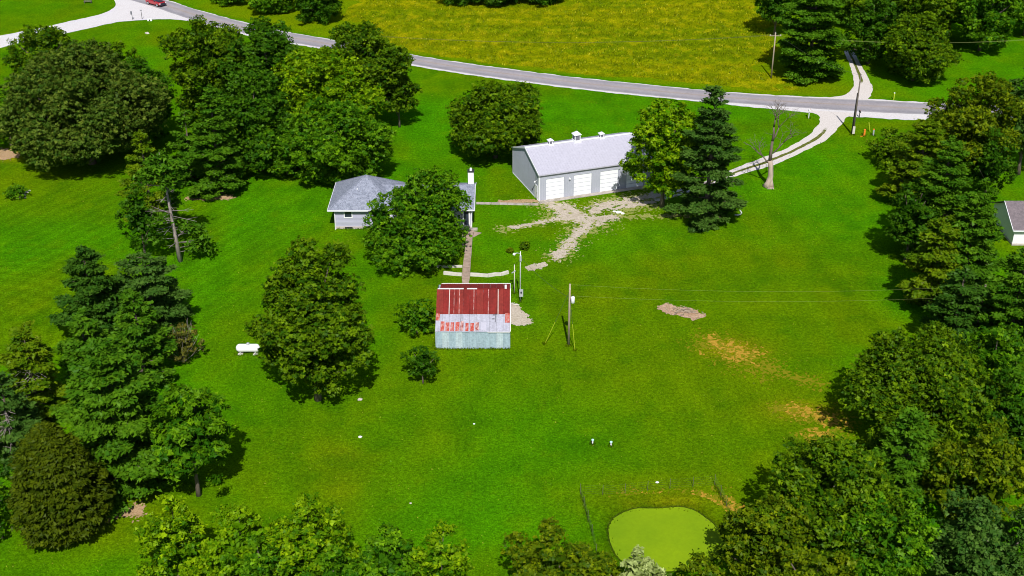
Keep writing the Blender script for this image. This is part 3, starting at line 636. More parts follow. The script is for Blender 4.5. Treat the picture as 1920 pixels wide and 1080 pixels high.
# --- beyond the road, right
tree('p', (1452, 1606, -55, 156), 'huge layered pine beyond the road, left of the far drive', 'pine', 'pine_tree', GF_, dens=.9, shape=.5, leaf=.5, dz=1.3, plume=1.3)
tree('d', (1418, 1500, -70, 60), 'very dark tree at the meadow corner behind the pole with cross arm', 'dark', 'broadleaf_tree', GF_, leaf=.55, dens=.8)
tree('d', (1650, 1790, 30, 145), 'rounded yellow-topped tree right of the far drive with shade on its left', 'oak', 'broadleaf_tree', GF_, leaf=.5)
tree('d', (1590, 1682, -5, 112), 'dark green tree arching over the end of the far drive', 'dark', 'broadleaf_tree', GF_, leaf=.5)
tree('d', (1560, 1680, -90, 45), 'tree at the top frame edge above the end of the far drive', 'oak', 'broadleaf_tree', GF_, leaf=.55, dens=.8)
tree('d', (1660, 1800, -80, 75), 'olive green tree at the top frame edge behind the yellow-topped tree', 'oak', 'broadleaf_tree', GF_, leaf=.55, dens=.8)
tree('d', (1788, 1910, -45, 88), 'bright green rounded tree with dark shaded foot at the upper right', 'green', 'broadleaf_tree', GF_, leaf=.5)
tree('d', (1740, 1840, -85, 62), 'shaded tree behind the bright green rounded tree at the upper right', 'dark', 'broadleaf_tree', GF_, leaf=.55, dens=.8)
tree('d', (1870, 2000, -75, 60), 'tree in the top right corner of the picture', 'green', 'broadleaf_tree', GF_, leaf=.55, dens=.8)
# --- right belt
tree('d', (1742, 1902, 138, 345), 'olive oak with rounded top at the head of the right belt, covering the road end', 'olive', 'oak_tree', GR_, leaf=.42, dens=1.05)
tree('d', (1870, 1990, 125, 320), 'blue-green tree cut by the right frame edge behind the olive oak', 'bluegreen', 'broadleaf_tree', GR_, leaf=.46)
tree('d', (1635, 1735, 240, 312), 'low dark bush at the head of the right belt beside the marker posts', 'oak', 'bush', GR_, cat='bush', leaf=.4, hb=.3, rough=.5)
tree('p', (1665, 1800, 225, 400), 'olive green pine behind the low dark bush at the head of the right belt', 'yelpine', 'pine_tree', GR_, shape=.5)
tree('d', (1812, 1905, 235, 372), 'dark broadleaf tree directly above the brown roofed house', 'dark', 'broadleaf_tree', GR_, leaf=.42)
tree('p', (1690, 1845, 262, 500), 'tall bright pine in the upper middle of the right belt', 'pine', 'pine_tree', GR_, shape=.5, dens=1.05)
tree('d', (1660, 1760, 330, 485), 'shaded broadleaf tree leaning out over the lawn from the right belt', 'dark', 'broadleaf_tree', GR_, leaf=.4)
tree('p', (1690, 1830, 410, 590), 'dull olive pine with a few brown twigs at the lawn side of the right belt', 'yelpine', 'pine_tree', GR_, shape=.55, gaps=.15, dens=.9)
tree('p', (1748, 1890, 360, 580), 'bright layered pine just left of the brown roofed house', 'pine', 'pine_tree', GR_, shape=.5)
tree('p', (1830, 1990, 470, 690), 'pine cut by the right frame edge just below the brown roofed house', 'pine', 'pine_tree', GR_, shape=.5)
tree('p', (1738, 1868, 500, 668), 'shaded pine at the lawn edge beside the pale pole in the right belt', 'spruce', 'pine_tree', GR_, shape=.55)
tree('d', (1800, 1930, 590, 765), 'green broadleaf tree at the right frame edge above the big round oak', 'green', 'broadleaf_tree', GR_, leaf=.4)
tree('d', (1588, 1872, 638, 842), 'big round oak bulging over the lawn at the lower right', 'oak', 'oak_tree', GR_, leaf=.38, dens=1.1, lobe_r=.24)
tree('d', (1840, 2000, 700, 880), 'dark oak at the right frame edge beside the big round oak', 'dark', 'oak_tree', GR_, leaf=.4)
tree('p', (1625, 1775, 775, 985), 'light green pine below the big round oak', 'pine', 'pine_tree', GR_, shape=.5, leaf=.42)
tree('d', (1760, 1935, 785, 1000), 'olive oak at the right frame edge beside the light green pine', 'olive', 'oak_tree', GR_, leaf=.38)
tree('d', (1430, 1690, 832, 1075), 'broad yellow-green oak at the lawn corner above the pond', 'oak', 'oak_tree', GR_, leaf=.38, dens=1.1, lobe_r=.24)
tree('d', (1348, 1530, 932, 1110), 'green oak leaning over the right bank of the pond', 'olive', 'oak_tree', GR_, leaf=.38)
tree('d', (1560, 1760, 925, 1140), 'deep green oak in the lower right woods between the pine and the frame bottom', 'green', 'oak_tree', GR_, leaf=.38)
tree('d', (1730, 1960, 930, 1160), 'shaded blue-green oak in the lower right corner', 'bluegreen', 'oak_tree', GR_, leaf=.38)
tree('d', (1440, 1620, 1010, 1200), 'lime green oak top at the bottom frame edge right of the pond', 'olive', 'oak_tree', GR_, leaf=.38)
# --- thicket at the top edge
tree('d', (462, 560, -45, 22), 'left bush of the dark thicket at the top edge beyond the road', 'green', 'bush', 'thicket bushes beyond the road', cat='bush', leaf=.5, hb=.2, rough=.5)
tree('d', (545, 642, -40, 40), 'right rounded bush of the dark thicket at the top edge beyond the road', 'dark', 'bush', 'thicket bushes beyond the road', cat='bush', leaf=.5, hb=.2, rough=.5)
tree('d', (385, 475, -60, 4), 'low bush at the top edge left of the dark thicket', 'green', 'bush', 'thicket bushes beyond the road', cat='bush', leaf=.5, hb=.2, rough=.5)
for k, (a, b, t_, w_) in enumerate(((820, 900, -40, 'leftmost'), (890, 990, -45, 'middle'), (975, 1062, -42, 'rightmost'))):
    tree('d', (a, b, t_, 6 + 2 * (k == 1)), w_ + ' hedge bush along the far side of the meadow, at the top frame edge', 'dark', 'bush', 'hedge bushes at the far side of the meadow', cat='bush', leaf=.5, hb=.2)
tree('d', (300, 382, 600, 682), 'brownish half bare shrub right of the left belt of pines', 'rusty', 'bush', None, cat='bush', leaf=.24, dens=.8, hb=.2, rough=.5)
tree('d', (8, 52, 345, 373), 'low green shrub patch with pale stones beside it on the left lawn', 'green', 'bush', None, cat='bush', leaf=.26, hb=.05, rough=.5)
tree('d', (975, 993, 452, 468), 'tiny dark plant on the lawn above the light pole', 'oak', 'bush', None, cat='bush', leaf=.2, hb=.05, rough=.5)
tree('d', (950, 963, 465, 474), 'tiny pale plant on the lawn left of the tiny dark plant', 'olive', 'bush', None, cat='bush', leaf=.2, hb=.05, rough=.5)

# half dead pine with bare trunk in front of the pines
def half_dead_pine():
    bx, by = G(338, 490); T = thing('pine_tree', (bx, by), 'half dead pine with long bare grey trunk and few green tufts', 'tree', GL_)
    rng = np.random.default_rng(5); tip = Vector((-1.0, .6, 15.8)); limbs = []; Q = []; K = []
    ax = lambda z: Vector((0, 0, -.1)).lerp(tip, z / 15.8)
    for k in range(44):
        z = rng.uniform(2.8, 14.6); ph = rng.uniform(0, 6.28); L = (1.2 + 3.2 * (1 - abs(z - 6) / 10)) * rng.uniform(.6, 1.1); p = ax(z)
        q = p + Vector((math.cos(ph) * L, math.sin(ph) * L, rng.uniform(-.12, .15) * L)); limbs.append((p, q, .055))
        m = p.lerp(q, .6)
        for s_ in (-1, 1): limbs.append((m, m + Vector((math.cos(ph + s_ * .8) * L * .35, math.sin(ph + s_ * .8) * L * .35, .1)), .025))
        if z > 12.5 or rng.random() < .28: Q.append(np.array(q)); K.append(1)
    for dx, dy, z in ((2.8, .5, 4.3), (3.3, .2, 3.2), (2.2, .3, 2.4), (3.6, .6, 1.8), (1.6, 0, 5.4), (2.6, .4, 5.1), (-.8, .3, 15.4), (-1.2, .8, 14.7), (-.2, .2, 14.2), (-2.0, .8, 13.9), (.5, .8, 13.4), (-2.6, .3, 13.0)):
        Q.append(np.array((dx, dy, z))); limbs.append((ax(max(1.5, z - .3)), Vector((dx, dy, z)), .05))
    c = np.array(Q); p = np.repeat(c, 130, 0) + rng.normal(size=(len(c) * 130, 3)) * np.array([.62, .62, .26]); nn = unit(np.array([0, 0, 1.]) + rng.normal(size=p.shape) * .6)
    leaf_mesh(T, leaf_quads(p, nn, .34, rng, 1.3), tint('pine', len(p), rng, .4 + rng.normal(0, .25, len(p))))
    mb = MB(); mb.tube([(0, 0, -.1), ax(4), ax(9), tip], [.36, .26, .17, .05], 9)
    for p, q, r in limbs: mb.tube([p, q], [r, r * .35], 4)
    mb.build('trunk', M['grey_wood'], T, True)
half_dead_pine()

def dead_tree():
    T = thing('dead_tree', G(1443, 350), 'leafless dead tree with peeled pale trunk beside the gravel drive', 'tree')
    mb = MB(); mb.tube([(-.45, 0, -.05), (-.2, 0, .6), (0, 0, 1.8), (-.15, 0, 3.4), (-.35, 0, 4.4)], [.75, .52, .42, .40, .34], 10)
    mb.tube([(.3, -.3, -.05), (.15, -.1, .8), (0, 0, 1.6)], [.34, .3, .3], 7); mb.build('peeled_trunk', M['pale_bark'], T, True)
    rg = random.Random(12); mb = MB()
    def grow(p, d, L, r, lv):
        q = p + d * L; m = p.lerp(q, .5) + Vector((rg.uniform(-.08, .08), rg.uniform(-.08, .08), 0)) * L; mb.tube([p, m, q], [r, r * .82, r * .62], 6 if lv < 2 else 4)
        if lv >= 6: return
        for k in range(2 if lv < 1 else rg.choice((2, 3))):
            e = .18 + .14 * lv; nd = (d + Vector((rg.gauss(0, e), rg.gauss(0, e * .8), rg.gauss(.06, .15)))).normalized()
            grow(q if k < 2 else m, nd, L * rg.uniform(.62, .84), r * (.68 if k == 0 else .5), lv + 1)
    grow(Vector((-.35, 0, 4.2)), Vector((.02, 0, 1)), 3.4, .30, 0); grow(Vector((-.15, 0, 3.6)), Vector((-.75, .1, .8)).normalized(), 2.0, .14, 2); grow(Vector((0, 0, 5.6)), Vector((.7, .1, .8)).normalized(), 2.1, .13, 2)
    mb.build('branches', M['bark'], T, True)
    mb = MB(); mb.box(-.5, -1.0, 0, .5, -.4, .12); mb.build('split_bark', M['pale_bark'], T)
dead_tree()

# twigs inside the brown shrub
mb = MB(); rg = random.Random(3); loc, r_, a_, z_ = crown_geometry(300, 382, 600, 682, .2)
for k in range(46):
    ph = rg.uniform(0, 6.28); e = rg.uniform(.25, 1.2); p1 = Vector((math.cos(ph) * r_ * math.cos(e), math.sin(ph) * r_ * math.cos(e), z_ * 1.9 * math.sin(e) + .2)) * rg.uniform(.8, 1.12)
    mb.tube([(0, 0, .1), p1 * .5 + Vector((rg.uniform(-.2, .2), rg.uniform(-.2, .2), 0)), p1], [.05, .03, .012], 4)
for o in bpy.data.objects:
    if o.get('label', '').startswith('brownish half bare shrub'): mb.build('twigs', M['grey_wood'], o)
# bare grey limbs on the pines at the left edge
for o in bpy.data.objects:
    if o.get('label', '').startswith(('yellowish pine at the left', 'dull green pine cut')):
        mb = MB()
        for k in range(22):
            ph = rg.uniform(3.6, 5.8); z = rg.uniform(3, 8); L = rg.uniform(1.8, 3.4); p = Vector((0, 0, z)); q = Vector((math.cos(ph) * L, math.sin(ph) * L, z + rg.uniform(-.6, .9)))
            mb.tube([p, p.lerp(q, .5) + Vector((0, 0, -.2)), q], [.06, .045, .015], 4)
            m = p.lerp(q, .6); mb.tube([m, m + Vector((rg.uniform(-1, 1), rg.uniform(-1, .2), rg.uniform(-.2, .5)))], [.03, .01], 4)
        mb.build('dead_limbs', M['grey_wood'], o)

# ------------------------------------------------------------------ grass tufts: clumps on the lawn, rank grass round bases, tall meadow stems
def tufts(name, P, col, h, w, seed):
    rng = np.random.default_rng(seed); n = len(P); a = rng.uniform(0, math.pi, n); d = np.stack([np.cos(a), np.sin(a) * .5, a * 0], 1) * (w * rng.uniform(.6, 1.4, n))[:, None]
    B = np.concatenate([P, np.full((n, 1), .005)], 1); top = B + np.stack([rng.normal(0, .3, n) * h, rng.normal(0, .3, n) * h, h * rng.uniform(.5, 1.4, n)], 1)
    V = np.stack([B - d, B + d, top], 1).reshape(-1, 3); o = npmesh(name, V, np.arange(3 * n).reshape(n, 3), M['leaf'], None, np.repeat(col, 3, 0)); o['kind'] = 'stuff'; return o
rng = np.random.default_rng(77); n = 150000; yy = rng.uniform(0, 1, n) ** 1.5 * 140 + 88; xx = rng.uniform(-1, 1, n) * (yy * .42 + 12)
keep = (fbm(xx / 1.8, yy / 1.8, 91, 4) + .6 * fbm(xx / 9, yy / 9, 93, 3)) > rng.uniform(.62, 1.0, n); xx, yy = xx[keep], yy[keep]
inp = np.zeros(len(xx), bool)
ins = ((xx - cen[0]) ** 2 + (yy - cen[1]) ** 2 * 1.0) < 8.5 ** 2
gu, gv = (xx - 4.05) * .942 + (yy - 175.76) * .335, -(xx - 4.05) * .335 + (yy - 175.76) * .942
barn = (gu > -.3) & (gu < 19.4) & (gv > -9) & (gv < 12); shed_ = (xx > -9.6) & (xx < 1.8) & (yy > 131.6) & (yy < 141); path_ = (xx > -7.4) & (xx < -4.2) & (yy > 139) & (yy < 168)
road_ = yy > np.interp(xx, RX, RY) - 12; hs = (xx > -27) & (xx < -5) & (yy > 165.5) & (yy < 176); drv = (xx > 20) & (yy > 168) & (yy < np.interp(xx, [20, 30, 40, 52, 60], [186, 190, 201, 215, 222])) & (yy > np.interp(xx, [20, 30, 40, 52, 60], [172, 180, 190, 200, 206]))
ok = ~(ins | barn | shed_ | path_ | road_ | hs | drv); xx, yy = xx[ok], yy[ok]
cc = lawn_colour(xx, yy) * rng.uniform(.55, 1.55, (len(xx), 1)) * np.array([1.1, 1.0, 1.0]); hot = rng.random(len(xx)) < .03; cc[hot] = Dn(.30, .34, .03)
tufts('grass', np.stack([xx, yy], 1), cc, .11, .075, 1)
PB = []
def base_ring(x, y, r, k):
    a = rng.uniform(0, 6.283, k); q = r * rng.uniform(.7, 1.9, k); PB.append(np.stack([x + np.cos(a) * q, y + np.sin(a) * q], 1))
def base_line(p, q, k, w=.22):
    t = rng.uniform(0, 1, (k, 1)); PB.append(np.array(p) * (1 - t) + np.array(q) * t + rng.normal(0, w, (k, 2)))
for px, r in (((1066, 648), .25), ((975.5, 566), .2), ((964.5, 550), .2), ((1599, 253), .3), ((1443, 350), 1.0), ((338, 490), .7), ((791, 716), .45), ((1516, 222), .2), ((1111, 833), .18), ((1145, 837), .18), ((1078, 657), .12), ((1021, 645), .12), ((348, 915), .6), ((1620, 255), .3), ((1637, 254), .3)): base_ring(*G(*px), r, 70)
sh0 = np.array(G(817, 654)); base_line(sh0 + (0, -.15), sh0 + (9, -.15), 420, .12); base_line(sh0 + (-.15, 0), sh0 + (-.15, 8.5), 200, .12); h0 = np.array(G(629, 429)); base_line(h0 + (0, -.2), h0 + (18, -.2), 420, .12)
tk0 = np.array(G(466, 662)); base_line(tk0 + (-1.6, -.4), tk0 + (1.6, -.4), 120, .25)
for a, b in ((G(1110, 1003), G(1088, 926)), (G(1340, 909), G(1362, 950))): base_line(a, b, 160, .12)
for a, b in zip(loop[::6], np.roll(loop, -6, 0)[::6]): base_line(a + (a - cen) * .09, b + (b - cen) * .09, 34, .40)
PB = np.concatenate(PB); cc = lawn_colour(PB[:, 0], PB[:, 1]) * rng.uniform(.5, 1.3, (len(PB), 1)) * np.array([1.15, .95, 1]); tufts('grass', PB, cc, .26, .07, 2)
n = 90000; xx = rng.uniform(-60, 72, n); yy = rng.uniform(226, 300, n); ok = (meadow(xx, yy) > 0) & (fbm(xx / 2.5, yy / 2.5, 55, 4) > rng.uniform(.25, .75, n)); xx, yy = xx[ok], yy[ok]
cc = meadow_col(xx, yy) * rng.uniform(.65, 1.35, (len(xx), 1)); fl_ = rng.random(len(xx)) < .04; cc[fl_] = Dn(.44, .42, .02); tufts('meadow_grass', np.stack([xx, yy], 1), cc, .34, .12, 3)

# ------------------------------------------------------------------ grey pole barn with four garage doors
gx, gy = G(1010, 377); YAW = R(19.55)
B = thing('pole_barn', (gx, gy), 'long grey metal pole barn with four white garage doors and three roof cupolas', 'barn', rz=YAW)
GLn, GD, WH, AP = 18.9, 11.7, 4.35, 6.45
mb = MB(); hg = GD / 2
mb.poly((0, 0, 0), (0, 0, WH), (0, hg, AP - .05), (0, GD, WH), (0, GD, 0)); mb.poly((GLn, 0, 0), (GLn, GD, 0), (GLn, GD, WH), (GLn, hg, AP - .05), (GLn, 0, WH))
mb.poly((0, GD, 0), (0, GD, WH), (GLn, GD, WH), (GLn, GD, 0))
doors = [(1.12, 3.05), (5.65, 3.05), (10.0, 3.1), (14.42, 3.1)]; DH = 3.45
xs_ = [0] + [v for d in doors for v in (d[0], d[0] + d[1])] + [GLn]
for k in range(0, len(xs_), 2): mb.poly((xs_[k], 0, 0), (xs_[k + 1], 0, 0), (xs_[k + 1], 0, DH), (xs_[k], 0, DH))
mb.poly((0, 0, DH), (GLn, 0, DH), (GLn, 0, WH), (0, 0, WH))
wall = mb.build('wall', M['garage_wall'], B)
mb = MB()
for k in range(int(GLn / .3)):
    x = .15 + k * .3
    if any(d[0] - .05 < x < d[0] + d[1] + .05 for d in doors): mb.box(x, -.025, DH, x + .05, -.001, WH - .02)
    else: mb.box(x, -.025, .05, x + .05, -.001, WH - .02)
for k in range(int(GD / .3)):
    y = .15 + k * .3; zt = WH + (AP - WH) * (1 - abs(y - hg) / hg) - .12
    if not .45 < y < 1.55: mb.box(-.025, y, .05, -.001, y + .05, zt)
mb.build('siding_ribs', M['garage_wall'], wall)
ov = .12; sl = (AP - WH) / hg
mb = MB()
mb.slab([(-ov, -.25, WH - .25 * sl + .03), (GLn + ov, -.25, WH - .25 * sl + .03), (GLn + ov, hg, AP + .03), (-ov, hg, AP + .03)], (0, 0, .05))
mb.slab([(-ov, hg, AP + .03), (GLn + ov, hg, AP + .03), (GLn + ov, GD + .25, WH - .25 * sl + .03), (-ov, GD + .25, WH - .25 * sl + .03)], (0, 0, .05))
roof = mb.build('roof', M['garage_roof'], B)
mb = MB()
for k in range(int(GLn / .46)):
    x = .1 + k * .46; mb.beam((x, -.22, WH - .22 * sl + .095), (x, hg - .1, AP + .06), .06, .03); mb.beam((x, GD + .2, WH - .2 * sl + .095), (x, hg + .1, AP + .06), .06, .03)
mb.build('roof_ribs', M['garage_roof'], roof)
mb = MB(); mb.box(-ov - .02, hg - .24, AP + .04, GLn + ov + .02, hg + .24, AP + .16); mb.build('ridge_cap', M['trim'], B)
mb = MB()
mb.beam((-ov - .03, -.27, WH - .25 * sl + .05), (-ov - .03, hg, AP + .05), .06, .24); mb.beam((-ov - .03, GD + .27, WH - .25 * sl + .05), (-ov - .03, hg, AP + .05), .06, .24)
mb.build('rake_trim', M['trim'], B); mb = MB(); mb.beam((GLn + ov + .03, -.27, WH - .25 * sl + .05), (GLn + ov + .03, hg, AP + .05), .06, .24); mb.build('rake_trim', M['trim'], B)
mb = MB(); mb.box(-ov, -.33, WH - .16, GLn + ov, -.26, WH + .02); mb.build('eave_trim', M['garage_roof'], B)
for (x, y) in ((-.04, -.04), (-.04, GD - .14), (GLn - .14, -.04)):
    mb = MB(); mb.box(x, y, 0, x + .18, y + .18, WH - .1); mb.build('corner_trim', M['trim'], B)
mb = MB(); mb.box(-.06, .14, .0, -.002, .44, .12); mb.box(-.06, 1.56, 0, -.002, GD - .14, .12); mb.build('base_trim', M['trim'], B)
for x, w in doors:
    d = MB().box(x + .06, .06, .02, x + w - .06, .10, DH - .03).build('garage_door', M['garage_roof'], B)
    for k in range(5): MB().box(x + .09, .03, .04 + k * .68, x + w - .09, .058, .04 + k * .68 + .60).build('door_panel', M['door_white'], d)
    f = MB(); f.box(x - .06, -.03, 0, x + .05, .12, DH + .05); f.box(x + w - .05, -.03, 0, x + w + .06, .12, DH + .05); f.box(x + .05, -.03, DH - .03, x + w - .05, .12, DH + .05); f.build('door_frame', M['garage_wall'], B)
d = MB().box(-.07, .55, .1, -.03, 1.45, 2.2).build('door', M['white'], B); MB().box(-.1, .6, 1.05, -.072, .68, 1.15).build('handle', M['dark'], d)
f = MB(); f.box(-.09, .45, 0, -.002, .54, 2.3); f.box(-.09, 1.46, 0, -.002, 1.55, 2.3); f.box(-.09, .54, 2.21, -.002, 1.46, 2.3); f.build('door_frame', M['trim'], B)
for p in ((-.28, 1.0, 2.75), (4.95, -.26, 3.0)):
    l = MB(); l.tube([(p[0], p[1], p[2]), (p[0], p[1], p[2] + .16)], [.14, .10], 8); l.beam((p[0], p[1], p[2] + .14), (0 if p[0] < 0 else p[0], 0 if p[0] > 0 else p[1], p[2] + .2), .05); l.build('wall_lamp', M['white'], B)
MB().box(-.09, 2.5, .8, -.027, 2.8, 1.05).build('outlet_box', M['dark'], B)
for x, s in ((4.05, .62), (8.4, 1.0), (12.6, .62)):
    w = .98 * s / 1.0; z0 = AP - .12
    c = MB().box(x - w / 2 - .1, hg - w / 2 - .1, z0, x + w / 2 + .1, hg + w / 2 + .1, z0 + .32 * s + .1).build('cupola', M['trim'], B)
    l = MB().box(x - w / 2 + .05, hg - w / 2 + .05, z0 + .3 * s + .1, x + w / 2 - .05, hg + w / 2 - .05, z0 + 1.12 * s + .1).build('louvre', M['dark_louvre'], c)
    p = MB()
    for sx in (-1, 1):
        for sy in (-1, 1): p.box(x + sx * w * .42 - .06, hg + sy * w * .42 - .06, z0 + .3 * s, x + sx * w * .42 + .06, hg + sy * w * .42 + .06, z0 + 1.12 * s + .1)
    p.box(x - w / 2, hg - w / 2, z0 + 1.1 * s + .1, x + w / 2, hg + w / 2, z0 + 1.2 * s + .1); p.build('corner_post', M['trim'], c)
    e = w / 2 + .16; zt = z0 + 1.2 * s + .1; r = MB(); q = [(x - e, hg - e, zt), (x + e, hg - e, zt), (x + e, hg + e, zt), (x - e, hg + e, zt)]; ap = (x, hg, zt + .55 * s)
    for k in range(4): r.poly(q[k], q[(k + 1) % 4], ap)
    r.poly(*q[::-1]); r.build('cupola_roof', M['trim'], c); MB().tube([(x, hg, zt + .5 * s), (x, hg, zt + .85 * s)], [.04, .02], 6).build('finial', M['dark'], c)
structure(MB().box(-.1, -.95, .0, GLn + .3, -.03, .07).build('concrete_apron', M['concrete'], None))
ap_ = bpy.data.objects['concrete_apron']; ap_.location = (gx, gy, 0); ap_.rotation_euler = (0, 0, YAW)

# ------------------------------------------------------------------ house
hx, hy = G(629, 429)
H = thing('farmhouse', (hx, hy), 'low pale farmhouse with grey hipped roof half hidden behind a leafy tree', 'house')
W1, W2, HD, EZ = 8.6, 19.75, 9.0, 3.2
mb = MB()
for (x0, x1, y0) in ((0, W1 + .4, 0), (W1 + .4, W2, .25)):
    mb.poly((x0, y0, .38), (x1, y0, .38), (x1, y0, EZ), (x0, y0, EZ))
mb.poly((0, HD, .38), (0, 0, .38), (0, 0, EZ), (0, HD, EZ)); mb.poly((W2, .25, .38), (W2, HD, .38), (W2, HD, EZ), (W2, HD / 2, 4.9), (W2, .25, EZ)); mb.poly((W2, HD, .38), (0, HD, .38), (0, HD, EZ), (W2, HD, EZ))
mb.poly((W1 + .4, 0, .38), (W1 + .4, .25, .38), (W1 + .4, .25, EZ), (W1 + .4, 0, EZ))
wall = mb.build('wall', M['house_wall'], H)
mb = MB()
for k in range(13): mb.box(.12, -.03, .5 + k * .2, W1 + .3, -.002, .515 + k * .2)
mb.build('siding_laps', M['house_wall'], wall)
MB().box(-.06, -.06, 0, W2 + .05, HD + .05, .379).build('foundation', M['foundation'], H)
PK = (4.3, 4.5, 6.55); X0, X1, Y0, Y1 = -.85, 9.35, -.6, 9.6
mb = MB(); q = [(X0, Y0, EZ), (X1, Y0, EZ), (X1, Y1, EZ), (X0, Y1, EZ)]
for k in range(4): mb.poly(q[k], q[(k + 1) % 4], PK)
mb.poly(*q[::-1])
XR = W2 + .45; RZ = 5.0; yr = 4.5
mb.poly((X1 - .3, Y0 + .2, EZ + .01), (XR, Y0 + .2, EZ + .01), (XR, yr, RZ), (X1 - 2.75, yr, RZ)); mb.poly((XR, Y1 - .2, EZ + .01), (X1 - .3, Y1 - .2, EZ + .01), (X1 - 2.75, yr, RZ), (XR, yr, RZ))
mb.poly((XR, Y0 + .2, EZ - .05), (X1, Y0 + .2, EZ - .05), (X1, Y1 - .2, EZ - .05), (XR, Y1 - .2, EZ - .05))
mb.build('roof', M['shingle'], H)
mb = MB()
for k in range(4): mb.beam(q[k], PK, .22, .06)
mb.beam((X1 - 2.75, yr, RZ + .02), (XR, yr, RZ + .02), .22, .06); mb.build('ridge_cap', M['shingle'], H)
mb = MB(); mb.box(X0 - .05, Y0 - .08, EZ - .16, X1 + .02, Y0 - .005, EZ + .03); mb.box(X0 - .08, Y0 - .005, EZ - .16, X0 - .005, Y1, EZ + .03); mb.box(X1 + .03, Y0 + .1, EZ - .16, XR + .05, Y0 + .19, EZ + .02)
mb.beam((XR + .04, Y0 + .2, EZ - .05), (XR + .04, yr, RZ - .05), .07, .22); mb.beam((XR + .04, Y1 - .2, EZ - .05), (XR + .04, yr, RZ - .05), .07, .22); mb.build('gutter', M['trim'], H)
for x in (-.04, W1 + .3, W2 - .1): MB().box(x, -.05, .1, x + .16, .1 if x < W1 else .22, EZ - .1).build('corner_trim', M['trim'], H)
MB().tube([(.02, -.12, EZ - .2), (.05, -.12, .15), (.05, -.5, .08)], .06, 6).build('downpipe', M['trim'], H)
def window(x0, x1, z0, z1, y, parent):
    f = MB(); t = .13
    f.box(x0, y - .07, z0, x0 + t, y - .002, z1); f.box(x1 - t, y - .07, z0, x1, y - .002, z1); f.box(x0 + t, y - .07, z1 - t, x1 - t, y - .002, z1); f.box(x0 + t, y - .07, z0, x1 - t, y - .002, z0 + t)
    w = f.build('window', M['white'], parent); MB().box(x0 + t, y - .03, z0 + t, x1 - t, y - .01, z1 - t).build('pane', M['glass'], w)
window(1.35, 2.6, 1.75, 3.0, 0, H); window(5.6, 6.9, 1.6, 2.9, 0, H); window(12.0, 13.3, 1.5, 2.8, .25, H); window(15.4, 16.6, 1.5, 2.8, .25, H)
MB().box(1.4, -.1, .08, 2.5, -.065, .33).build('crawl_vent', M['dark'], H)
d = MB().box(7.35, -.05, .4, 8.2, -.02, 2.5).build('door', M['white'], H); MB().box(8.05, -.09, 1.3, 8.12, -.055, 1.4).build('handle', M['dark'], d)
for x in (18.45, 19.35): MB().box(x, .0, .2, x + .2, .2, EZ - .06).build('porch_post', M['white'], H)
MB().box(18.66, .17, .5, 19.34, .24, 2.7).build('porch_door', M['glass'], H)
MB().box(18.2, -.6, 0, 20.6, -.07, .22).build('porch_step', M['concrete'], H)
c = MB().box(19.15, 5.0, 3.2, 20.0, 5.9, 6.75).build('chimney', M['white'], H); MB().box(19.08, 4.93, 6.75, 20.07, 5.97, 6.88).build('chimney_cap', M['dark'], c); MB().tube([(19.57, 5.4, 6.88), (19.57, 5.4, 7.25)], [.2, .16], 8).build('chimney_pot', M['white'], c)
for x, y, z in ((3.2, 2.4, 4.9), (11.8, 6.2, 4.35), (17.6, 2.6, 4.2)): MB().tube([(x, y, z - .2), (x, y, z + .45)], .07, 6).build('vent_pipe', M['white'], H)

# ------------------------------------------------------------------ neighbour's house at the right edge
nx_, ny_ = G(1897, 460)
Nb = thing('neighbour_house', (nx_, ny_), 'white house with brown roof cut by the right frame edge behind the trees', 'house')
mb = MB(); mb.box(0, 0, .3, 12, 8.6, 2.6); mb.poly((0, 8.6, 2.6), (0, 0, 2.6), (0, 4.3, 4.75)); mb.poly((12, 0, 2.6), (12, 8.6, 2.6), (12, 4.3, 4.75)); mb.build('wall', M['white'], Nb)
MB().box(-.04, -.04, 0, 12.04, 8.64, .299).build('foundation', M['foundation'], Nb)
mb = MB(); mb.slab([(-.4, -.5, 2.45), (12.4, -.5, 2.45), (12.4, 4.3, 4.85), (-.4, 4.3, 4.85)], (0, 0, .1)); mb.slab([(-.4, 4.3, 4.85), (12.4, 4.3, 4.85), (12.4, 9.1, 2.45), (-.4, 9.1, 2.45)], (0, 0, .1)); mb.build('roof', M['brown_shingle'], Nb)
mb = MB(); mb.box(-.42, -.6, 2.38, 12.4, -.51, 2.55); mb.beam((-.45, -.5, 2.5), (-.45, 4.3, 4.9), .08, .2); mb.build('gutter', M['trim'], Nb)
window(1.5, 2.7, 1.2, 2.3, 0, Nb); window(5, 6.2, 1.2, 2.3, 0, Nb)

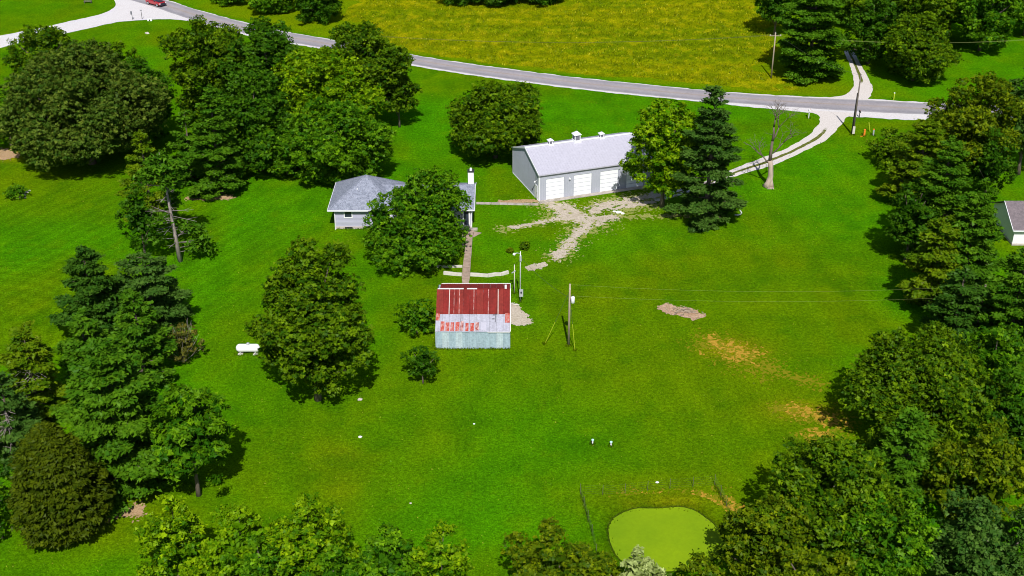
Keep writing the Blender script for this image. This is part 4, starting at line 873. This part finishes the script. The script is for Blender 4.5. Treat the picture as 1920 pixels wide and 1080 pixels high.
# ------------------------------------------------------------------ tin shed with red roof
sx_, sy_ = G(817, 654); SW = 9.0
S = thing('tin_shed', (sx_, sy_), 'old tin shed with rust red upper roof and grey patched lower roof', 'shed')
Z1, Z2, Z3, Z4 = 2.5, 3.45, 5.2, 4.35; A1, A2, A3 = 2.6, 5.6, 8.5
mb = MB(); e = .06
mb.poly((e, e, 0), (SW - e, e, 0), (SW - e, e, Z1 - e), (e, e, Z1 - e))
for x in (e, SW - e): mb.poly((x, e, 0), (x, e, Z1 - e), (x, A1, Z2 - e), (x, A2, Z3 - e), (x, A3, Z4 - e), (x, A3, 0))
mb.poly((e, A3, 0), (e, A3, Z4 - e), (SW - e, A3, Z4 - e), (SW - e, A3, 0)); mb.build('wall', M['tin_wall'], S)
def sheet(name, x0, x1, p, q, nrm, mat, parent, ribs=3, lift=0.0, amp=.022):
    """one corrugated sheet between the lines p (low) and q (high), given as (y, z)"""
    mb = MB(); n = ribs * 2 + 1; nv = Vector(nrm)
    for j, (y, z) in enumerate((p, q)):
        for i in range(n):
            o = (amp if i % 2 else 0) + lift; mb.v.append((x0 + (x1 - x0) * i / (n - 1), y + nv.y * o, z + nv.z * o))
    for i in range(n - 1): mb.f.append((i, i + 1, n + i + 1, n + i))
    return mb.build(name, mat, parent)
rg = random.Random(9); nS = 11; w = SW / nS
def nr(p, q): d = Vector((0, q[0] - p[0], q[1] - p[1])); return Vector((0, -d.z, d.y)).normalized()
P0, P1, P2, P3 = (-.12, Z1 - .05), (A1, Z2), (A2, Z3), (A3 + .1, Z4)
for k in range(nS):
    x0, x1 = k * w, (k + 1) * w - .015; j = rg.uniform(0, .02)
    sheet('wall_sheet', x0, x1, (0, rg.uniform(.0, .08)), (0, Z1 - .06), (0, -1, 0), M['tin_wall_b'] if k in (1, 3, 9) else M['tin_wall'], S, lift=j + .01)
    sheet('roof_sheet', x0, x1, (P0[0] - rg.uniform(0, .06), P0[1]), P1, nr(P0, P1), M['grey_sheet'], S, lift=j + .01)
    sheet('roof_sheet', x0, x1, (P1[0] - .12, P1[1] - .07), P2, nr(P1, P2), M['red_sheet'] if k % 3 else M['red_sheet_b'], S, lift=j + .05)
    xb = x0 + (.35 if k == 0 else 0)
    sheet('roof_sheet', xb, x1, (P3[0], P3[1]), P2, -nr((0, 0), (P3[0] - P2[0], P3[1] - P2[1])) * -1, M['red_sheet'], S, lift=.01 + j)
def on(p, q, t): return (p[0] + (q[0] - p[0]) * t, p[1] + (q[1] - p[1]) * t)
for k in range(8):
    x0 = .62 + k * .60; sheet('patch_sheet', x0, x0 + rg.uniform(.36, .50), on(P0, P1, .02 + rg.uniform(0, .04)), on(P0, P1, .50 + rg.uniform(-.05, .06)), nr(P0, P1), M['rust_patch'] if k not in (4, 7) else M['pale_rust'], S, 2, .055)
sheet('patch_sheet', 5.5, 6.1, on(P0, P1, .05), on(P0, P1, .5), nr(P0, P1), M['garage_roof'], S, 2, .055)
sheet('patch_sheet', 8.42, 8.97, on(P0, P1, .48), on(P0, P1, .99), nr(P0, P1), M['rust_patch'], S, 2, .055); sheet('patch_sheet', .02, .48, on(P0, P1, .6), on(P0, P1, .98), nr(P0, P1), M['rust_patch'], S, 2, .055)
for x in (1.58, 2.16, 2.8, 4.58, 6.35, 7.55):
    n_ = nr(P1, P2); a = Vector((x, P1[0] - .1, P1[1] - .05)) + n_ * .10; b = Vector((x, P2[0], P2[1])) + n_ * .10; MB().beam(a, b, .08, .03).build('seam_strip', M['pale_rust'] if x not in (1.58, 7.55) else M['pale_timber'], S)
for x0, x1 in ((.1, 3.3), (3.7, 4.95)): MB().beam((x0, A2 - .03, Z3 + .10), (x1, A2 - .03, Z3 + .10), .22, .05).build('ridge_cap', M['trim'], S)
MB().beam((4.96, A2 - .03, Z3 + .09), (SW, A2 - .03, Z3 + .09), .16, .05).build('ridge_cap', M['red_sheet'], S)
MB().box(6.3, -.22, Z1 - .10, SW, -.15, Z1 - .02).build('eave_flashing', M['trim'], S)
mb = MB()
for p, q_ in ((P0, P1), (P1, P2), (P2, P3)): mb.beam((SW + .05, p[0], p[1] + .02), (SW + .05, q_[0], q_[1] + .02), .09, .16)
mb.build('rake_board', M['trim'], S)
MB().beam((.4, A3 + .12, Z4 + .05), (SW, A3 + .12, Z4 + .05), .12, .06).build('eave_board', M['trim'], S)
MB().box(8.35, A2 - .1, Z3 + .1, 8.6, A2 + .15, Z3 + .55).build('roof_vent', M['trim'], S)
for x, z in ((6.9, .9), (7.2, .95), (6.85, .68)): y = P0[0] + (P1[0] - P0[0]) * z; MB().beam((x, y, P0[1] + (Z2 - P0[1]) * z + .06), (x + .28, y, P0[1] + (Z2 - P0[1]) * z + .06), .16, .02).build('roof_hole', M['dark'], S)
for x in (3.05, 7.25): a = on(P0, P1, .5); b = on(P0, P1, .97); MB().beam((x, a[0], a[1] + .06), (x, b[0], b[1] + .06), .05, .02).build('lap_seam', M['dark'], S)
for k in range(7):
    y0 = .1 + k * 1.2; zt = 2.4 if y0 < 2 else 3.2 if k < 4 else 4.0; MB().box(SW + .0, y0, .03, SW + .03, min(y0 + 1.17, A3), zt).build('wall_sheet', M['tin_wall_b'] if k % 2 else M['tin_wall'], S)
d = MB().box(SW + .035, 5.0, .05, SW + .08, 6.6, 2.5).build('door', M['tin_wall'], S)
# plank and junk beside the shed
pk = thing('plank', G3(959, 571, 0), 'white plank lying on the gravel beside the shed right wall', 'plank'); MB().beam((0, 0, .12), (1.0, -.35, .12), .16, .08).build('board', M['pale_timber'], pk)

# ------------------------------------------------------------------ concrete path with steps and low retaining walls
pth = bpy.data.objects.new('footpath', None); C.objects.link(pth); pth['kind'] = 'structure'
edgeL = [(876, 432), (874, 447), (872.5, 463), (871, 478), (869, 492), (868.5, 497), (867.5, 503), (867, 511), (866.5, 517), (866, 523), (867, 532)]
edgeR = [(889, 436), (886, 447), (885, 463), (884, 479), (882.5, 493), (882.5, 498), (882, 504), (881.5, 511), (881, 517), (880.5, 523), (879, 532)]
for k in range(len(edgeL) - 1):
    a, b, c_, d = edgeL[k], edgeR[k], edgeR[k + 1], edgeL[k + 1]; sh = .35
    z = .06 + max(0, (9 - k)) * .03
    P = [G3(a[0], a[1] + sh, 0), G3(b[0], b[1] + sh, 0), G3(c_[0], c_[1] - sh, 0), G3(d[0], d[1] - sh, 0)]
    MB().slab(P, (0, 0, z)).build('slab', M['path'], pth)
MB().slab([G3(889, 434), G3(903, 437), G3(890, 444), G3(886.5, 445)], (0, 0, .05)).build('slab', M['path'], pth)
MB().slab([G3(867, 437), G3(873, 437), G3(872, 448), G3(866, 447)], (0, 0, .05)).build('slab', M['path'], pth)
MB().slab([G3(866, 455), G3(871, 455), G3(870, 466), G3(866, 466)], (0, 0, .05)).build('slab', M['path'], pth)
sp = bpy.data.objects.new('side_path', None); C.objects.link(sp); sp['kind'] = 'structure'
for k in range(8):
    x0 = 893 + k * 14.6; P = [G3(x0, 379.4 + k * .25), G3(x0 + 14.2, 379.6 + k * .25), G3(x0 + 14.2, 383.4 + k * .3), G3(x0, 383 + k * .3)]; MB().slab(P, (0, 0, .06)).build('slab', M['concrete'], sp)
gw = 'low retaining walls beside the concrete path'
def low_wall(pts, label, w=.30, h=.42):
    o = thing('retaining_wall', G3(*pts[0]), label, 'wall', gw); b = Vector(G3(*pts[0]))
    for k in range(len(pts) - 1):
        p = Vector(G3(*pts[k])) - b; q_ = Vector(G3(*pts[k + 1])) - b; MB().beam(p + Vector((0, 0, h / 2 - .03 * (k % 2))), q_ + Vector((0, 0, h / 2 - .03 * (k % 2))), w, h).build('timber', M['pale_timber'], o)
low_wall([(819, 501), (843, 501), (867, 501)], 'short straight white retaining wall left of the path, nearer the house', .25, .3)
low_wall([(832, 514), (850, 516), (866, 517)], 'white retaining wall left of the path, next to the shed')
low_wall([(882, 517), (900, 518), (915, 519), (930, 516.5), (940, 516.5), (953, 512.5)], 'long bent white retaining wall right of the path')

# ------------------------------------------------------------------ gas tank
tk = thing('propane_tank', G3(466, 662), 'white horizontal gas tank on the lawn beside the large lone oak', 'tank')
mb = MB(); r0 = .50; L = 2.9; zt = .72; pts = []; rs = []
for i in range(7): a = i / 6 * math.pi / 2; pts.append((-L / 2 + r0 * .9 * (1 - math.sin(a)), 0, zt)); rs.append(max(.02, r0 * math.sin(a)) if i else .02)
pts = [(-L / 2 + .45 * (1 - math.sin(i / 6 * math.pi / 2)), 0, zt) for i in range(7)]; pts = [(-L / 2 - .0 + .45 - .45 * math.cos(i / 6 * math.pi / 2), 0, zt) for i in range(7)]; rs = [max(.02, r0 * math.sin(i / 6 * math.pi / 2)) for i in range(7)]
pts += [(-p[0], 0, zt) for p in pts[::-1]]; rs += rs[::-1]; mb.tube(pts, rs, 20); mb.build('vessel', M['tank'], tk, True)
MB().tube([(.05, 0, zt + .44), (.05, 0, zt + .66), (.05, 0, zt + .72)], [.2, .2, .1], 12).build('valve_dome', M['metal'], tk, True)
for x in (-.9, .9):
    f = MB(); f.box(x - .08, -.34, .1, x + .08, .34, zt - .3); f.build('saddle', M['metal'], tk); MB().box(x - .3, -.5, 0, x + .3, .5, .1).build('footing', M['pale_timber'], tk)

# ------------------------------------------------------------------ utility poles and wires
gp = 'wooden utility poles'
def pole(name, px, h, label, mat='pole', r=.15, lean=(0, 0), cat='utility pole', group=gp):
    o = thing(name, G3(*px), label, cat, group); MB().tube([(0, 0, -.1), (lean[0] * .5, lean[1] * .5, h * .5), (lean[0], lean[1], h)], [r, r * .88, r * .72], 10).build('shaft', M[mat], o, True); return o
pA = pole('utility_pole', (1066, 648), 8.5, 'wooden pole with grey transformer on the lawn right of the shed')
t_ = MB().tube([(.38, -.05, 5.95), (.38, -.05, 6.0), (.38, -.05, 6.75), (.38, -.05, 6.85)], [.17, .23, .23, .1], 12).build('transformer', M['white'], pA, True); MB().tube([(.38, -.05, 6.85), (.38, -.05, 7.1)], [.06, .04], 6).build('bushing', M['dark'], t_)
MB().box(.1, -.12, 6.2, .22, .02, 6.6).build('bracket', M['dark'], pA); MB().tube([(.0, -.14, 7.8), (.0, -.14, 8.0)], .05, 6).build('insulator', M['white'], pA)
pB = pole('light_pole', (975.5, 566), 7.3, 'slim pole with lamp on an arm and a meter box, behind the shed', 'metal', .085, cat='light pole', group=None)
MB().tube([(0, 0, 7.0), (-.4, -.1, 7.12), (-.75, -.15, 7.08)], .035, 6).build('lamp_arm', M['metal'], pB); MB().tube([(-.75, -.15, 7.12), (-.8, -.16, 6.95), (-.84, -.17, 6.85)], [.1, .2, .16], 10).build('lamp_head', M['white'], pB, True)
MB().box(-.1, -.25, 6.0, .14, .05, 6.7).build('control_box', M['metal'], pB); b_ = MB().box(-.12, -.28, .9, .36, -.09, 1.9).build('meter_box', M['metal'], pB); MB().tube([(.12, -.28, 1.55), (.12, -.38, 1.55)], .12, 10).build('meter', M['glass'], b_)
pC = pole('service_mast', (964.5, 550), 4.3, 'short pale pole beside the back right corner of the shed', 'pale_timber', .07, cat='pole', group=None); MB().beam((-.35, 0, 3.0), (.15, 0, 3.35), .12, .1).build('bracket', M['metal'], pC)
pD = pole('utility_pole', (1446, 146), 8.8, 'pole with cross arm beyond the road, left of the huge pine', 'pole'); MB().beam((-1.1, 0, 8.3), (1.1, 0, 8.3), .12, .12).build('cross_arm', M['pole'], pD)
for x in (-1, 0, 1): MB().tube([(x, 0, 8.36 if x else 8.8), (x, 0, 8.55 if x else 9.0)], .05, 6).build('insulator', M['white'], pD)
pE = pole('utility_pole', (1599, 253), 10.8, 'tall grey pole beside the mouth of the gravel drive', 'pole_dark'); MB().box(-.2, -.26, .3, .2, -.12, 1.6).build('ground_guard', M['pale_timber'], pE)
pE2 = thing('pole_stub', G3(1596.5, 252), 'dark second pole stub standing against the tall grey pole by the drive', 'pole'); MB().tube([(0, 0, -.1), (.1, 0, 7.4)], [.13, .1], 8).build('shaft', M['dark'], pE2, True)
pF = pole('utility_pole', (1826, 645), 8.2, 'pale pole half hidden among the pines of the right belt', 'pole')
def wpt(o, z, dx=0): return Vector(o.location) + Vector((dx, 0, z))
gw_ = 'overhead wires'
def wire(a, b, sag, label, mat='wire', r=.014, group=gw_):
    o = MB(); n = 24; mid = (a + b) / 2; pts = [a.lerp(b, i / n) - Vector((0, 0, sag * 4 * (i / n) * (1 - i / n))) - mid for i in range(n + 1)]
    q = o.tube(pts, r, 4, False).build('overhead_wire', M[mat], None); q.location = mid; tag(q, label, 'wire', group)
wire(wpt(pA, 8.4), wpt(pF, 8.1), .9, 'upper wire from the transformer pole across the lawn to the right belt', 'wire_green', .005)
wire(wpt(pA, 6.9), wpt(pF, 6.7), .8, 'lower wire from the transformer pole across the lawn to the right belt', 'wire_green', .005)
wire(wpt(pA, 6.6), wpt(pB, 6.5), .5, 'short wire from the transformer pole to the light pole')
wire(wpt(pB, 6.4), wpt(pC, 4.2), .2, 'short wire from the light pole to the short pale pole')
wire(wpt(pD, 8.9), wpt(pE, 10.6), 1.0, 'wire across the road from the cross arm pole to the tall grey pole')
farL = Vector((*G(700, 148), 0)); farR = Vector((*G(1980, 150), 0))
for dx, lab in ((-1, 'near'), (1, 'far')):
    wire(wpt(pD, 8.5, dx), farL + Vector((dx, 0, 8.5)), 1.4, lab + ' line wire from the cross arm pole along the meadow to the left', 'wire', .013); wire(wpt(pD, 8.5, dx), farR + Vector((dx, 0, 8.5)), 1.4, lab + ' line wire from the cross arm pole to the right past the far trees', 'wire_green', .011)
gg = 'yellow sleeved guy wires'
def guy(px, top, ln, label):
    a = Vector(G3(*px)); d = (top - a); o = thing('guy_wire', a, label, 'guy wire', gg); MB().tube([(0, 0, 0), d], .014, 4).build('strand', M['wire'], o); u = d.normalized(); MB().tube([u * .1, u * ln], .04, 7).build('yellow_sleeve', M['yellow'], o)
guy((1078, 657), wpt(pA, 7.0), 3.4, 'yellow sleeved guy wire at the foot of the transformer pole'); guy((1021.5, 645), wpt(pA, 7.6), 3.4, 'slanting yellow sleeved guy wire left of the transformer pole')

# ------------------------------------------------------------------ small roadside things
def post(name, px, h, w, mat, label, cat='post', group=None, cap=None, lean=(0, 0)):
    o = thing(name, G3(*px), label, cat, group); MB().beam((0, 0, -.05), (lean[0], lean[1], h), w, w).build('stem', M[mat], o)
    if cap: MB().box(lean[0] - w * .6, lean[1] - w * .6, h, lean[0] + w * .6, lean[1] + w * .6, h + .12).build('cap', M[cap], o)
    return o
def mailbox(px, label, mat, s=1):
    o = thing('mailbox', G3(*px), label, 'mailbox', 'mailboxes by the road'); MB().box(-.06, -.06, -.05, .06, .06, 1.05 * s).build('post', M[mat], o); mb = MB(); n = 8; pr = [(.12 * math.cos(math.pi * k / n) * 1.0, .12 * math.sin(math.pi * k / n)) for k in range(n + 1)] + [(-.12, -.16), (.12, -.16)]
    mb.slab([(p[0], -.3, 1.22 * s + p[1]) for p in pr], (0, .6, 0)); b = mb.build('box', M[mat], o); MB().box(.125, .05, 1.2 * s, .14, .2, 1.42 * s).build('flag', M['orange'], b)
mailbox((1516, 222), 'white mailbox on a white post left of the drive mouth', 'white', 1.25); mailbox((1611, 220), 'dark mailbox on the gravel shoulder right of the drive mouth', 'dark', .9)
post('marker_post', (1675.5, 187), 1.25, .16, 'yellow', 'pale yellow marker post on the far verge of the road', cap='white')
o = post('utility_pedestal', (1620, 255), 1.1, .28, 'orange', 'orange utility marker on the grass right of the tall pole', 'marker', cap='orange'); MB().box(-.7, -.25, .0, .05, -.18, .1).build('base_flap', M['orange'], o)
post('guy_guard', (1631.5, 247), 1.7, .13, 'yellow', 'leaning yellow guard post right of the tall pole', lean=(-.4, .1)); post('utility_pedestal', (1637, 254), 1.05, .22, 'metal', 'grey utility pedestal with orange top beside the yellow guard post', 'marker', cap='orange')
gs = 'road signs at the gravel junction'
for px, h, lab, up in (((249, 37), 1.9, 'dark narrow sign post at the gravel junction, left one', True), ((266.5, 36), 2.1, 'thin sign post with small sign at the gravel junction, right one', False)):
    o = thing('road_sign', G3(*px), lab, 'sign', gs); MB().tube([(0, 0, -.05), (-.1 if up else 0, 0, h)], .05, 6).build('post', M['dark'], o)
    MB().box(-.32 if up else -.22, -.06, h - .75 if up else h - .15, .05 if up else .22, -.03, h).build('sign_plate', M['dark_louvre'], o)
o = thing('culvert_end', G3(281, 39), 'white culvert end in the grass edge of the gravel junction', 'culvert'); MB().box(-.5, -.2, -.05, .5, .2, .45).build('headwall', M['white'], o); MB().tube([(0, -.25, .2), (0, -.19, .2)], .16, 10).build('pipe', M['dark'], o)
o = thing('garden_bench', G3(165, 6), 'dark low bench on the grass above the gravel road at the top edge', 'bench'); MB().box(-.9, -.2, .42, .9, .25, .48).build('seat', M['pole_dark'], o); MB().box(-.9, .26, .55, .9, .3, .9).build('backrest', M['pole_dark'], o)
for x in (-.8, .72): MB().box(x, -.2, 0, x + .08, .3, .42).build('leg', M['pole_dark'], o)
gv = 'white vent pipes on the lower lawn'
for px, lab in (((1111, 833), 'left white vent pipe standing on the lower lawn above the pond'), ((1145.5, 837), 'right white vent pipe standing on the lower lawn above the pond')):
    o = thing('vent_pipe', G3(*px), lab, 'pipe', gv); MB().tube([(0, 0, -.05), (0, 0, .55)], .085, 10).build('pipe', M['white'], o, True); MB().tube([(0, 0, .5), (0, 0, .62), (0, 0, .66)], [.15, .15, .08], 10).build('cap', M['lid'], o, True)
def stone(px, r, label, seed, mat='stone', cat='stone', group=None, parent=None):
    rg = random.Random(seed); bm_ = MB(); n1, n2 = 5, 8
    for i in range(n1 + 1):
        th = math.pi * i / n1
        for j in range(n2): k = r * rg.uniform(.78, 1.12); ph = 6.283 * j / n2; bm_.v.append((k * math.sin(th) * math.cos(ph) * 1.3, k * math.sin(th) * math.sin(ph), k * math.cos(th) * .6 + r * .25))
    for i in range(n1):
        for j in range(n2): bm_.f.append((i * n2 + j, i * n2 + (j + 1) % n2, (i + 1) * n2 + (j + 1) % n2, (i + 1) * n2 + j))
    o = bm_.build('stone', M[mat], None); o.location = G3(*px); return tag(o, label, cat, group)
stone((675, 750), .26, 'flat pale stone on the lawn right of the large lone oak', 1); stone((675, 820), .20, 'small pale stone on the open lawn below the large lone oak', 2, 'white'); stone((889, 795), .10, 'tiny white stone on the lawn below the shed', 3, 'white')
stone((1232, 905), .16, 'small white stone just above the wire fence of the pond', 4, 'white'); stone((276, 63), .40, 'pale stone on the grass below the gravel junction', 5); stone((770, 944), .12, 'tiny pale stone on the lawn above the twin maple tops', 6)
for k, (px, py, r) in enumerate(((39, 371, .26), (45, 366, .34), (50, 361, .26), (36, 366, .2), (55, 358, .18), (47, 371, .16))):
    stone((px, py), r, ('lowest left', 'lower middle', 'middle right', 'leftmost', 'topmost right', 'bottom right')[k] + ' pale stone in the little heap beside the low shrub patch', 20 + k, 'stone', 'stone', 'heap of stones by the shrub patch')
for k, (px, py, r) in enumerate(((1160, 399, .35), (1167, 401, .25), (1152, 397, .22))): stone((px, py), r, ('largest middle', 'right', 'left')[k] + ' white rubble lump in the gravel yard before the pole barn', 40 + k, 'white', 'rubble', 'white rubble lumps in the yard')
# white curved edging near the spruce
o = thing('garden_edging', G3(1384, 401), 'white curved edging strip on the grass at the foot of the dark spruce', 'edging'); mb = MB()
mb.tube([(-.6, -.55, .08), (-.1, -.62, .1), (.3, -.35, .1), (.52, .1, .1), (.5, .7, .08), (.42, 1.2, .06)], .10, 6); mb.build('strip', M['white'], o, True)
# brush pile sticks
o = thing('brush_pile', G3(1280, 585), 'low pile of brown sticks on the bare patch in the lawn', 'brush pile'); rg = random.Random(4)
for k in range(34):
    x, y = rg.gauss(0, 1.0), rg.gauss(0, .45); a = rg.uniform(0, 3.14); L = rg.uniform(.3, .9); z = .05 + rg.random() * .25 * math.exp(-x * x / 2); MB().beam((x - math.cos(a) * L / 2, y - math.sin(a) * L / 2, z), (x + math.cos(a) * L / 2, y + math.sin(a) * L / 2, z + rg.uniform(-.02, .1)), .06).build('stick', M['pole'] if k % 3 else M['pale_bark'], o)
# ------------------------------------------------------------------ wire fence round the pond
fc = [G(1118, 1040), G(1110, 1003), G(1088, 926), G(1130, 928), G(1172, 925), G(1214, 920), G(1256, 916), G(1299, 913), G(1340, 909), G(1351, 930), G(1362, 950), G(1376, 985)]
fo = thing('wire_fence', (*fc[0], 0), 'thin woven wire fence with steel posts around the pond', 'fence'); b0 = Vector((*fc[0], 0)); FH = 1.15
Pw = [Vector((x, y, 0)) - b0 for x, y in fc]
full = []
for a, b in zip(Pw[:-1], Pw[1:]):
    n = max(1, round((b - a).length / 2.6)); full += [a.lerp(b, k / n) for k in range(n)]
full.append(Pw[-1])
for k, p in enumerate(full): MB().tube([p + Vector((0, 0, -.05)), p + Vector((.02 * math.sin(k * 3), .0, FH + .12 + .06 * math.sin(k * 7)))], .022, 6).build('post', M['pole_dark'], fo)
for z in (.12, .35, .6, .85, 1.12):
    mb = MB()
    for a, b in zip(full[:-1], full[1:]): mb.tube([a + Vector((0, 0, z)), b + Vector((0, 0, z))], .003, 3, False)
    mb.build('strand', M['wire'], fo)
mb = MB()
for a, b in zip(full[:-1], full[1:]):
    if abs(b.x - a.x) > abs(b.y - a.y): continue
    n = max(1, int((b - a).length / .30))
    for k in range(n): q = a.lerp(b, k / n); mb.tube([q, q + Vector((0, 0, 1.12))], .006, 3, False)
o = mb.build('woven_wire', M['wire'], fo); o['kind'] = 'stuff'

# ------------------------------------------------------------------ red pickup on the road
def car_mat(name, c, rough=.25, metal=.2):
    m = simple(name, c, .04, 2, rough, metal, spec=.6); m.node_tree.nodes['Principled BSDF'].inputs['Coat Weight'].default_value = .5; return m
M['red_paint'] = car_mat('red_car_paint', (.42, .02, .03)); M['tyre'] = simple('tyre_rubber', (.02, .02, .02), .2, 6, .9); M['plastic'] = simple('black_plastic', (.03, .03, .045), .2, 5, .5)
cx_, cy_ = G(293, 9.5); a0 = Vector(G(262, 0)); a1 = Vector(G(330, 18)); ang = math.atan2(a1.y - a0.y, a1.x - a0.x)
car = thing('pickup_truck', (cx_, cy_, .05), 'red pickup truck on the road, cut by the top frame edge', 'truck', rz=ang)
def loft(secs):
    mb = MB(); n = len(secs[0])
    for s_ in secs: mb.v += s_
    for i in range(len(secs) - 1):
        for j in range(n): a = i * n + j; b = i * n + (j + 1) % n; mb.f.append((a, b, b + n, a + n))
    mb.f.append(tuple(range(n))[::-1]); mb.f.append(tuple((len(secs) - 1) * n + j for j in range(n))); return mb
def sec(x, w, z0, z1, r=.12): return [(x, -w, z0 + r), (x, -w + r * .5, z0), (x, w - r * .5, z0), (x, w, z0 + r), (x, w, z1 - r), (x, w - r, z1), (x, -w + r, z1), (x, -w, z1 - r)]
loft([sec(-2.6, .90, .5, 1.10), sec(-2.5, .95, .42, 1.14), sec(-.9, .97, .38, 1.15), sec(1.1, .97, .38, 1.13), sec(2.2, .93, .42, 1.04), sec(2.5, .82, .5, .92)]).build('body', M['red_paint'], car)
cab = loft([sec(-.85, .82, 1.1, 1.14, .02), sec(-.55, .74, 1.1, 1.76, .1), sec(.45, .72, 1.1, 1.78, .1), sec(1.15, .80, 1.08, 1.13, .02)]).build('cab', M['glass'], car)
MB().box(-.62, -.66, 1.765, .5, .66, 1.80).build('cab_roof', M['red_paint'], cab)
MB().box(-2.45, -.78, 1.0, -.95, .78, 1.145).build('bed_floor', M['plastic'], car)
MB().box(2.48, -.6, .55, 2.56, .6, .86).build('grille', M['plastic'], car); MB().box(2.5, -.9, .36, 2.66, .9, .56).build('bumper', M['plastic'], car); MB().box(1.2, -.75, 1.10, 2.2, .75, 1.12).build('hood_panel', M['plastic'], car)
for s_ in (-1, 1):
    MB().box(2.44, s_ * .78 - .14, .68, 2.53, s_ * .78 + .14, .86).build('headlight', M['white'], car); MB().box(.75, s_ * 1.06 - .09, 1.1, .92, s_ * 1.06 + .09, 1.28).build('mirror', M['plastic'], car)
    for x in (-1.65, 1.6):
        wh = MB().tube([(x, s_ * .72, .38), (x, s_ * .98, .38)], .38, 16).build('wheel', M['tyre'], car); MB().tube([(x, s_ * .975, .38), (x, s_ * 1.0, .38)], .22, 12).build('rim', M['metal'], wh)
